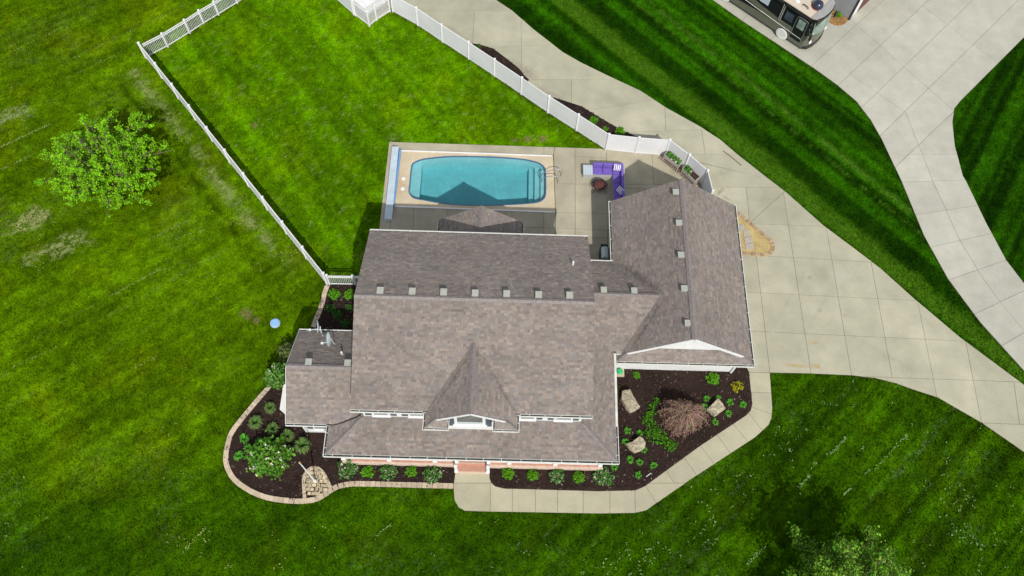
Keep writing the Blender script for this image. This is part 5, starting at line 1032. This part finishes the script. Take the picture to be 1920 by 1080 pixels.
# weeping red tree
wc = P(1281, 779, .9); wt = empty('weeping_tree', (wc.x, wc.y, .06), 'low weeping tree of bare reddish drooping twigs in the mulch', 'tree')
MB().tube(smooth([(wc.x, wc.y, .05), (wc.x + .06, wc.y - .04, .6), (wc.x - .02, wc.y + .05, 1.25)], 4), .09, 8, .06).build('trunk', M['bark'], wt)
tw = MB(); tcl = []; lim = MB(); lf3 = []
for k in range(380):
    a = random.random() * 6.283; R_ = (.3 + .85 * random.random()) * (1.12 + .2 * math.sin(a * 3 + 1) + .2 * math.cos(a * 2)); d = Vector((math.cos(a), math.sin(a), 0)); top = Vector((wc.x, wc.y, 1.2 + .25 * random.random()))
    s = d.cross(Vector((0, 0, 1))) * random.uniform(-.3, .3); hpk = random.uniform(.1, .4)
    pts = smooth([top, top + d * R_ * .35 + s * .3 + Vector((0, 0, hpk)), top + d * R_ * .75 + s * .7 + Vector((0, 0, hpk * .3 - .15)), Vector((wc.x, wc.y, .15 + .5 * random.random())) + d * R_ + s], 3)
    n0 = len(tw.v); tw.tube(pts, .012 if k > 30 else .03, 3, .005); c = np.array(random.choice(((.30, .18, .15), (.36, .23, .19), (.22, .13, .11), (.33, .24, .18), (.42, .30, .25)))) * random.uniform(.75, 1.2); tcl += [c] * (len(tw.v) - n0)
    for p in pts[3:]: 
        for _ in range(4): lf3.append(list(p + Vector((random.gauss(0, .06), random.gauss(0, .06), random.gauss(0, .05)))))
o = bpy.data.objects.new('weeping_branches', tint_mesh(MB(), 'x', np.zeros((0, 3)), M['twig'])) if False else None
tw.v = [(x - wc.x, y - wc.y, z - .06) for x, y, z in tw.v]; o = link('branches', tint_mesh(tw, 'branches', np.array(tcl), M['twig']), wt)
L3 = np.array(lf3) - np.array([wc.x, wc.y, .06]); link('leaves', leaf_mesh('leaves', L3, .045, lcol(len(L3), (.26, .14, .115), .45, (.22, .20, .09), .25), .3), wt)
# boulders
def boulder(pts, h, label):
    pw = smooth(PP(pts, .25), 1, closed=True); c = sum(pw, Vector()) / len(pw); n = len(pw); mb = MB(); rg = [(1.05, 0), (1.05, .75), (1.02, .93), (.96, 1.0), (.5, 1.02)]
    for k, z in rg:
        for i, p in enumerate(pw): j = 1 + .05 * math.sin(i * 2.1 + k * 9) ; q = c + (p - c) * k * j; mb.v.append((q.x, q.y, z * h * (1 + .10 * math.sin(i * 1.3 + k * 5)) + .03))
    mb.v.append((c.x, c.y, h * 1.0 + .03))
    for a in range(len(rg) - 1):
        for i in range(n): mb.f.append((a * n + i, a * n + (i + 1) % n, (a + 1) * n + (i + 1) % n, (a + 1) * n + i))
    for i in range(n): mb.f.append(((len(rg) - 1) * n + i, (len(rg) - 1) * n + (i + 1) % n, len(rg) * n))
    o = mb.build('boulder', M['boulder']); tag(o, label, 'boulder', 'limestone boulders in the bed')
    sub = o.modifiers.new('s', 'SUBSURF'); sub.subdivision_type = 'SIMPLE'; sub.levels = sub.render_levels = 3
    tx = bpy.data.textures.new('rock', 'CLOUDS'); tx.noise_scale = .16; dm = o.modifiers.new('d', 'DISPLACE'); dm.texture = tx; dm.strength = .05; dm.mid_level = .5; dm.texture_coords = 'GLOBAL'
boulder([(1166, 735), (1173, 733), (1180, 733), (1186, 745), (1191, 751), (1197.5, 763), (1190, 769), (1181, 773), (1174, 765), (1168, 755), (1164, 749)], .5, 'tall pale limestone boulder near the green hose and porch corner')
boulder([(1325.5, 768), (1333, 760), (1345, 749), (1352, 757), (1360, 766), (1352, 771), (1340, 780), (1333, 775)], .4, 'diamond shaped limestone boulder right of the weeping tree')
boulder([(1175, 833), (1185, 829), (1198, 819.5), (1205, 824), (1210.5, 830), (1207, 840), (1200, 845), (1190, 848.5), (1182, 842)], .4, 'low limestone boulder among daylilies left of the footpath')

# ------------------------------------------------------------------ trees
def tree(name, label, base, height, rad, nl, nleaf, leaf, col, hi, ph, sparse=.5, trunk_r=.13, fork=.8, seed=1, jit=.17):
    rg = random.Random(seed); g = np.random.default_rng(seed); b = Vector(base); e = empty(name, (b.x, b.y, -.03), label, 'tree')
    top = b + Vector((0, 0, fork)); MB().tube(smooth([b + Vector((0, 0, -.1)), b + Vector((.03, .04, fork * .5)), top], 4), trunk_r, 9, trunk_r * .8).build('trunk', M['bark'], e)
    lim = MB(); tw_ = MB(); cl = []
    for i in range(nl):
        a = i * 2.399 + rg.uniform(-.3, .3); q = math.sqrt((i + .6) / nl); R_ = rad * (.28 + .72 * q) * rg.uniform(.72, 1.18); d = Vector((math.cos(a), math.sin(a), 0)); zt = fork + (height - fork) * (1 - .72 * q ** 1.6) * rg.uniform(.85, 1.05)
        tip = b + d * R_ + Vector((0, 0, zt)); m1_ = top.lerp(tip, .4) + Vector((rg.gauss(0, .12), rg.gauss(0, .12), .12 * R_))
        path = smooth([top, m1_, tip], 5); lim.tube(path, trunk_r * .5, 6, .02)
        for j in range(rg.randint(9, 13)):
            t = rg.uniform(.3, 1); p = path[min(int(t * (len(path) - 1)), len(path) - 1)]; ln = (rad * .30) * rg.uniform(.5, 1.15) * (1.15 - .45 * t); dd = (d * rg.uniform(.2, 1) + Vector((rg.gauss(0, .75), rg.gauss(0, .75), rg.uniform(-.15, .65)))).normalized()
            q1 = p + dd * ln * .5 + Vector((0, 0, .05)); q2 = p + dd * ln; tw_.tube([p, q1, q2], .016, 3, .006)
            if rg.random() < sparse: cl += [(p.lerp(q1, .6), .7), (q1, 1), (q1.lerp(q2, .5), 1), (q2, 1)]
            else: cl += [(q1.lerp(q2, .4), .8), (q2, .9)]
        cl.append((tip, 1))
    lim.build('limb', M['bark'], e); tw_.build('twig', M['bark'], e)['kind'] = 'stuff'
    cp = np.array([list(c[0]) for c in cl]) - np.array(LOC[e]); w = np.array([c[1] for c in cl]); w = w / w.sum()
    k = g.choice(len(cp), nleaf, p=w); P3 = cp[k] + g.normal(size=(nleaf, 3)) * jit * np.array([1, 1, .8])
    shade = (.75 + .5 * g.random(len(cp)))[k]
    link('crown', leaf_mesh('crown', P3, leaf, lcol(nleaf, col, .35, hi, ph) * shade[:, None], .5), e)
    return e
tree('shade_tree', 'wide bright green young tree standing alone on the left lawn', P(226, 345, 0), 5.1, 3.85, 58, 30000, .085, (.13, .325, .004), (.20, .43, .01), .25, seed=4, jit=.085, fork=.9)
tree('lawn_tree', 'open small leaved tree cut by the bottom edge of the picture', P(1554, 1127, 0), 5.6, 3.4, 30, 26000, .095, (.065, .16, .008), (.21, .36, .04), .16, sparse=.55, seed=9, jit=.16, fork=1.2)

# ------------------------------------------------------------------ motorhome and the neighbour's house
RF = P(1508, 95, .35); fwd = Vector((.735, -.678, 0)).normalized(); lft = Vector((-fwd.y, fwd.x, 0))       # lft points to its left side, away from the camera
rv = empty('motorhome', (RF.x, RF.y, .05), 'large black and olive motorhome with beige roof parked beside the neighbouring house', 'motorhome')
RP = lambda f, l, z: Vector((RF.x, RF.y, 0)) + fwd * f + lft * l + Vector((0, 0, z))
M['rvblack'] = mat('rv_black_paint', (.012, .012, .013), .22, noise=(1.2, .8, 1.3)); M['rvolive'] = mat('rv_olive_paint', (.115, .12, .085), .3, noise=(1.5, .9, 1.1)); M['rvroof'] = mat('rv_beige_roof', (.53, .46, .36), .7, layers=((.7, .9, 1.06), (8, .93, 1.05)))
M['windscreen'] = mat('windscreen_glass', (.22, .30, .25), .06, noise=(1.5, .6, 1.4), spec=.9); M['rvgrey'] = mat('rv_grey_paint', (.3, .3, .28), .35, noise=(2, .9, 1.1)); M['tyre'] = mat('tyre_rubber', (.02, .02, .02), .8, noise=(8, .8, 1.2))
M['rvwin'] = mat('rv_side_window', (.05, .065, .085), .08, noise=(.9, .6, 1.5), spec=.9)
LEN, WID = 10.2, 2.72
def rvp(pts, up, name, m, par=rv, **k): return MB().prism([RP(*p) for p in pts], up).build(name, m, par, **k)
nose = [(-.35, 0), (-.05, .25), (.12, .8), (.16, WID / 2), (.12, WID - .8), (-.05, WID - .25), (-.35, WID)]
rvp([(-LEN, 0, .42)] + [(f, l, .42) for f, l in nose] + [(-LEN, WID, .42)], (0, 0, 1.15), 'lower_body', M['rvolive'])
up_ = [(-LEN, .02, 1.575)] + [(f - .06, min(max(l, .02), WID - .02), 1.575) for f, l in nose] + [(-LEN, WID - .02, 1.575)]
rvp(up_, (0, 0, 1.62), 'upper_body', M['rvblack'])
rvp([(-LEN, .06, 3.2)] + [(f - .16, min(max(l, .06), WID - .06), 3.2) for f, l in nose] + [(-LEN, WID - .06, 3.2)], (0, 0, .06), 'roof', M['rvroof'])
rvp([(-.62, .05, 3.262)] + [(f - .12, min(max(l, .04), WID - .04), 3.262) for f, l in nose] + [(-.62, WID - .05, 3.262)], (0, 0, .05), 'front_cap', M['rvgrey'])
# windscreen: two raked panes bent round the nose
for s in (0, 1):
    ls = [.18, .8, WID / 2 - .03] if s == 0 else [WID / 2 + .03, WID - .8, WID - .18]
    fr_ = lambda l: np.interp(l, [0, .25, .8, WID / 2, WID - .8, WID - .25, WID], [-.35, -.05, .12, .16, .12, -.05, -.35])
    mb = MB(); 
    for l0, l1 in zip(ls, ls[1:]): mb.prism([RP(fr_(l0) + .05, l0, 1.75), RP(fr_(l1) + .05, l1, 1.75), RP(fr_(l1) - .09, l1, 2.95), RP(fr_(l0) - .09, l0, 2.95)], fwd * .03)
    mb.build('windscreen', M['windscreen'], rv)
rvp([(-.3, .02, .3)] + [(f + .06, l, .3) for f, l in nose[1:-1]] + [(-.3, WID - .02, .3)], (0, 0, .3), 'bumper', M['rvblack'])
for l in (.34, WID - .34): MB().lathe(RP(fr_(l) + .02, l, 1.0), [(0, .1), (.12, .08), (.16, 0)], 14, fwd).build('headlight', M['white'], rv)
for l in (-.28, WID + .28):
    mr = MB().bar(RP(-.25, .05 if l < 0 else WID - .05, 2.0), RP(.05, l, 2.0), .05, .05); mr.prism([RP(.0, l - .1, 1.75), RP(.0, l + .1, 1.75), RP(.0, l + .1, 2.2), RP(.0, l - .1, 2.2)], fwd * .14); mr.build('mirror', M['rvblack'], rv)
# right side (towards the lawn): swooshes, windows, entry door, wheels, awning
def side(pts, t, name, m, par=rv, off=0): 
    return MB().prism([RP(f, -off, z) for f, z in pts], lft * -t).build(name, m, par)
side([(-9.9, .55), (-2.6, .55), (-3.0, .95), (-5.5, 1.5), (-7.2, 2.1), (-8.4, 2.2), (-9.9, 1.6)], .012, 'paint_swoosh', M['rvblack'])
side([(-9.6, 1.7), (-7.5, 1.75), (-4.8, 1.35), (-1.6, 1.15), (-.5, 1.2), (-1.6, 1.45), (-4.6, 1.75), (-7.6, 2.35), (-9.6, 2.3)], .02, 'paint_swoosh', M['rvolive'], off=.0)
side([(-7.8, .5), (-2.5, .5), (-2.7, 1.0), (-4.4, 1.12), (-6.3, .95)], .026, 'paint_swoosh', M['rvolive'])
for a, b in (((-9.5, 1.62), (-4.8, 1.28)), ((-4.8, 1.28), (-.6, 1.1))): MB().bar(RP(a[0], -.028, a[1]), RP(b[0], -.028, b[1]), .012, .05, lft).build('pinstripe', M['trim'], rv)
for f0, f1, z0, z1, g2 in ((-6.2, -5.2, 2.0, 2.85, 0), (-4.85, -3.95, 2.0, 2.85, 1), (-2.55, -1.75, 1.85, 2.7, 0), (-8.6, -7.6, 2.1, 2.8, 0)):
    w = side([(f0, z0), (f1, z0), (f1, z1), (f0, z1)], .03, 'window', M['rvblack']); side([(f0 + .06, z0 + .06), (f1 - .06, z0 + .06), (f1 - .06, z1 - .06), (f0 + .06, z1 - .06)], .012, 'pane', M['pale'] if g2 else M['rvwin'], w, .03)
dr = side([(-1.5, .75), (-.62, .75), (-.62, 2.8), (-1.5, 2.8)], .025, 'entry_door', M['rvblack'])
side([(-1.36, 1.85), (-.76, 1.85), (-.76, 2.66), (-1.36, 2.66)], .012, 'door_window', M['windscreen'], dr, .025)
MB().tube(smooth([RP(-1.54, -.05, .95), RP(-1.53, -.06, 2.5), RP(-1.4, -.06, 2.84), RP(-.72, -.06, 2.84), RP(-.6, -.06, 2.6), RP(-.58, -.05, 1.0)], 4), .022, 6).build('grab_rail', M['steel'], dr)
MB().bar(RP(-9.8, -.07, 3.1), RP(-2.9, -.07, 3.1), .14, .15).build('awning', M['rvblack'], rv); MB().bar(RP(-2.7, -.06, 3.08), RP(-.5, -.06, 3.08), .12, .13).build('awning', M['rvblack'], rv)
for f in (-2.85, -2.72): MB().bar(RP(f, -.05, 1.5), RP(f, -.07, 3.05), .05, .05, lft).build('awning_arm', M['rvgrey'], rv)
for f in (-2.15, -7.6):
    for l, sg in ((.02, -1), (WID - .02, 1)):
        wh = MB().lathe(RP(f, l - sg * .12, .55), [(0, .0), (.50, 0), (.52, .05), (.52, .16), (.48, .2)], 24, lft * sg).build('wheel', M['tyre'], rv)
        MB().lathe(RP(f, l + sg * .081, .55), [(.49, 0), (.5, .015), (.42, .05), (.0, .055)], 24, lft * sg).build('wheel_cover' if sg < 0 else 'hub', M['trim'], wh)
MB().lathe(RP(-.95, WID * .47, 3.26), [(.46, 0), (.46, .04), (.40, .05)], 24).build('dome_base', mat('dome_red', (.25, .05, .04), .5, noise=(4, .9, 1.1)), rv)
MB().lathe(RP(-.95, WID * .47, 3.3), [(.38, 0), (.39, .16), (.33, .33), (.18, .43), (0, .46)], 24).build('satellite_dome', mat('dome_navy', (.02, .025, .05), .25, noise=(4, .9, 1.1)), rv, smooth=True)
MB().box(RP(-3.6, WID / 2, 3.36), (.9, .8, .2), math.atan2(fwd.y, fwd.x)).build('air_conditioner', M['trim'], rv); MB().tube([RP(-1.8, .6, 3.28), RP(-1.75, .62, 3.4), RP(-1.35, .55, 3.42), RP(-1.25, .52, 3.32)], .035, 6).build('antenna', M['rvblack'], rv); MB().box(RP(-2.3, .62, 3.3), (.3, .3, .09), .5).build('roof_hatch', M['white'], rv)
# neighbour's house: corner nearest the drive
nb0 = P(1591, 37, 0); u1 = -fwd; u2 = (P(1664, -10, 0) - nb0).normalized(); u2 = (u2 - u1 * u2.dot(u1)).normalized()
nh = empty('neighbour_house', (nb0.x, nb0.y, 0), 'grey sided neighbouring house cut by the top edge beside the motorhome', 'house')
NP = lambda a, b, z: nb0 + u1 * a + u2 * b + Vector((0, 0, z))
M['gsiding'] = mat('grey_siding', (.27, .28, .29), .6, noise=(2, .92, 1.06)); M['maroon'] = mat('maroon_door', (.10, .025, .025), .5, noise=(3, .85, 1.1))
MB().prism([NP(0, 0, 0), NP(9, 0, 0), NP(9, 9, 0), NP(0, 9, 0)], (0, 0, 3.0)).build('wall', M['gsiding'], nh)
for k in range(19): z = .16 + k * .15; MB().bar(NP(.03, -.012, z), NP(9, -.012, z), .026, .135).build('siding_board', M['gsiding'], nh)
dp = MB().bar(NP(-.03, -.03, .05), NP(-.03, -.03, 2.9), .11, .11, (1, 0, 0)); dp.build('downspout', M['black'], nh)
MB().prism([NP(-.012, .25, .1), NP(-.012, 1.0, .1), NP(-.012, 1.0, 2.7), NP(-.012, .25, 2.7)], u1 * -.03).build('door_trim', M['white'], nh); MB().prism([NP(-.012, 1.05, .1), NP(-.012, 5.2, .1), NP(-.012, 5.2, 2.4), NP(-.012, 1.05, 2.4)], u1 * -.05).build('garage_door', M['maroon'], nh)
MB().prism([NP(-.4, -.5, 3.0), NP(9.4, -.5, 3.0), NP(9.4, 4.5, 5.6), NP(-.4, 4.5, 5.6)], (0, 0, .16)).prism([NP(-.4, 9.5, 3.0), NP(9.4, 9.5, 3.0), NP(9.4, 4.51, 5.6), NP(-.4, 4.51, 5.6)], (0, 0, .16)).build('roof', M['roofbase'], nh)
nm = [NP(.0, -.06, .0), NP(-.02, -.75, 0), NP(.35, -1.25, 0), NP(.9, -1.35, 0), NP(1.8, -1.2, 0), NP(2.2, -.06, 0)]
omul = MB().prism([Vector((p.x, p.y, .03)) for p in smooth(nm, 4)], (0, 0, .06)).build('bark_bed', mat('orange_bark', (.28, .15, .05), .95, layers=((5, .6, 1.3), (25, .6, 1.4)), bump=.6)); tag(omul, 'small bed of orange bark at the corner of the neighbouring house', kind='structure')
plant('lime', 1571, 29, 7, 'small_shrub', 'bright green shrub in the orange bark beside the motorhome nose')
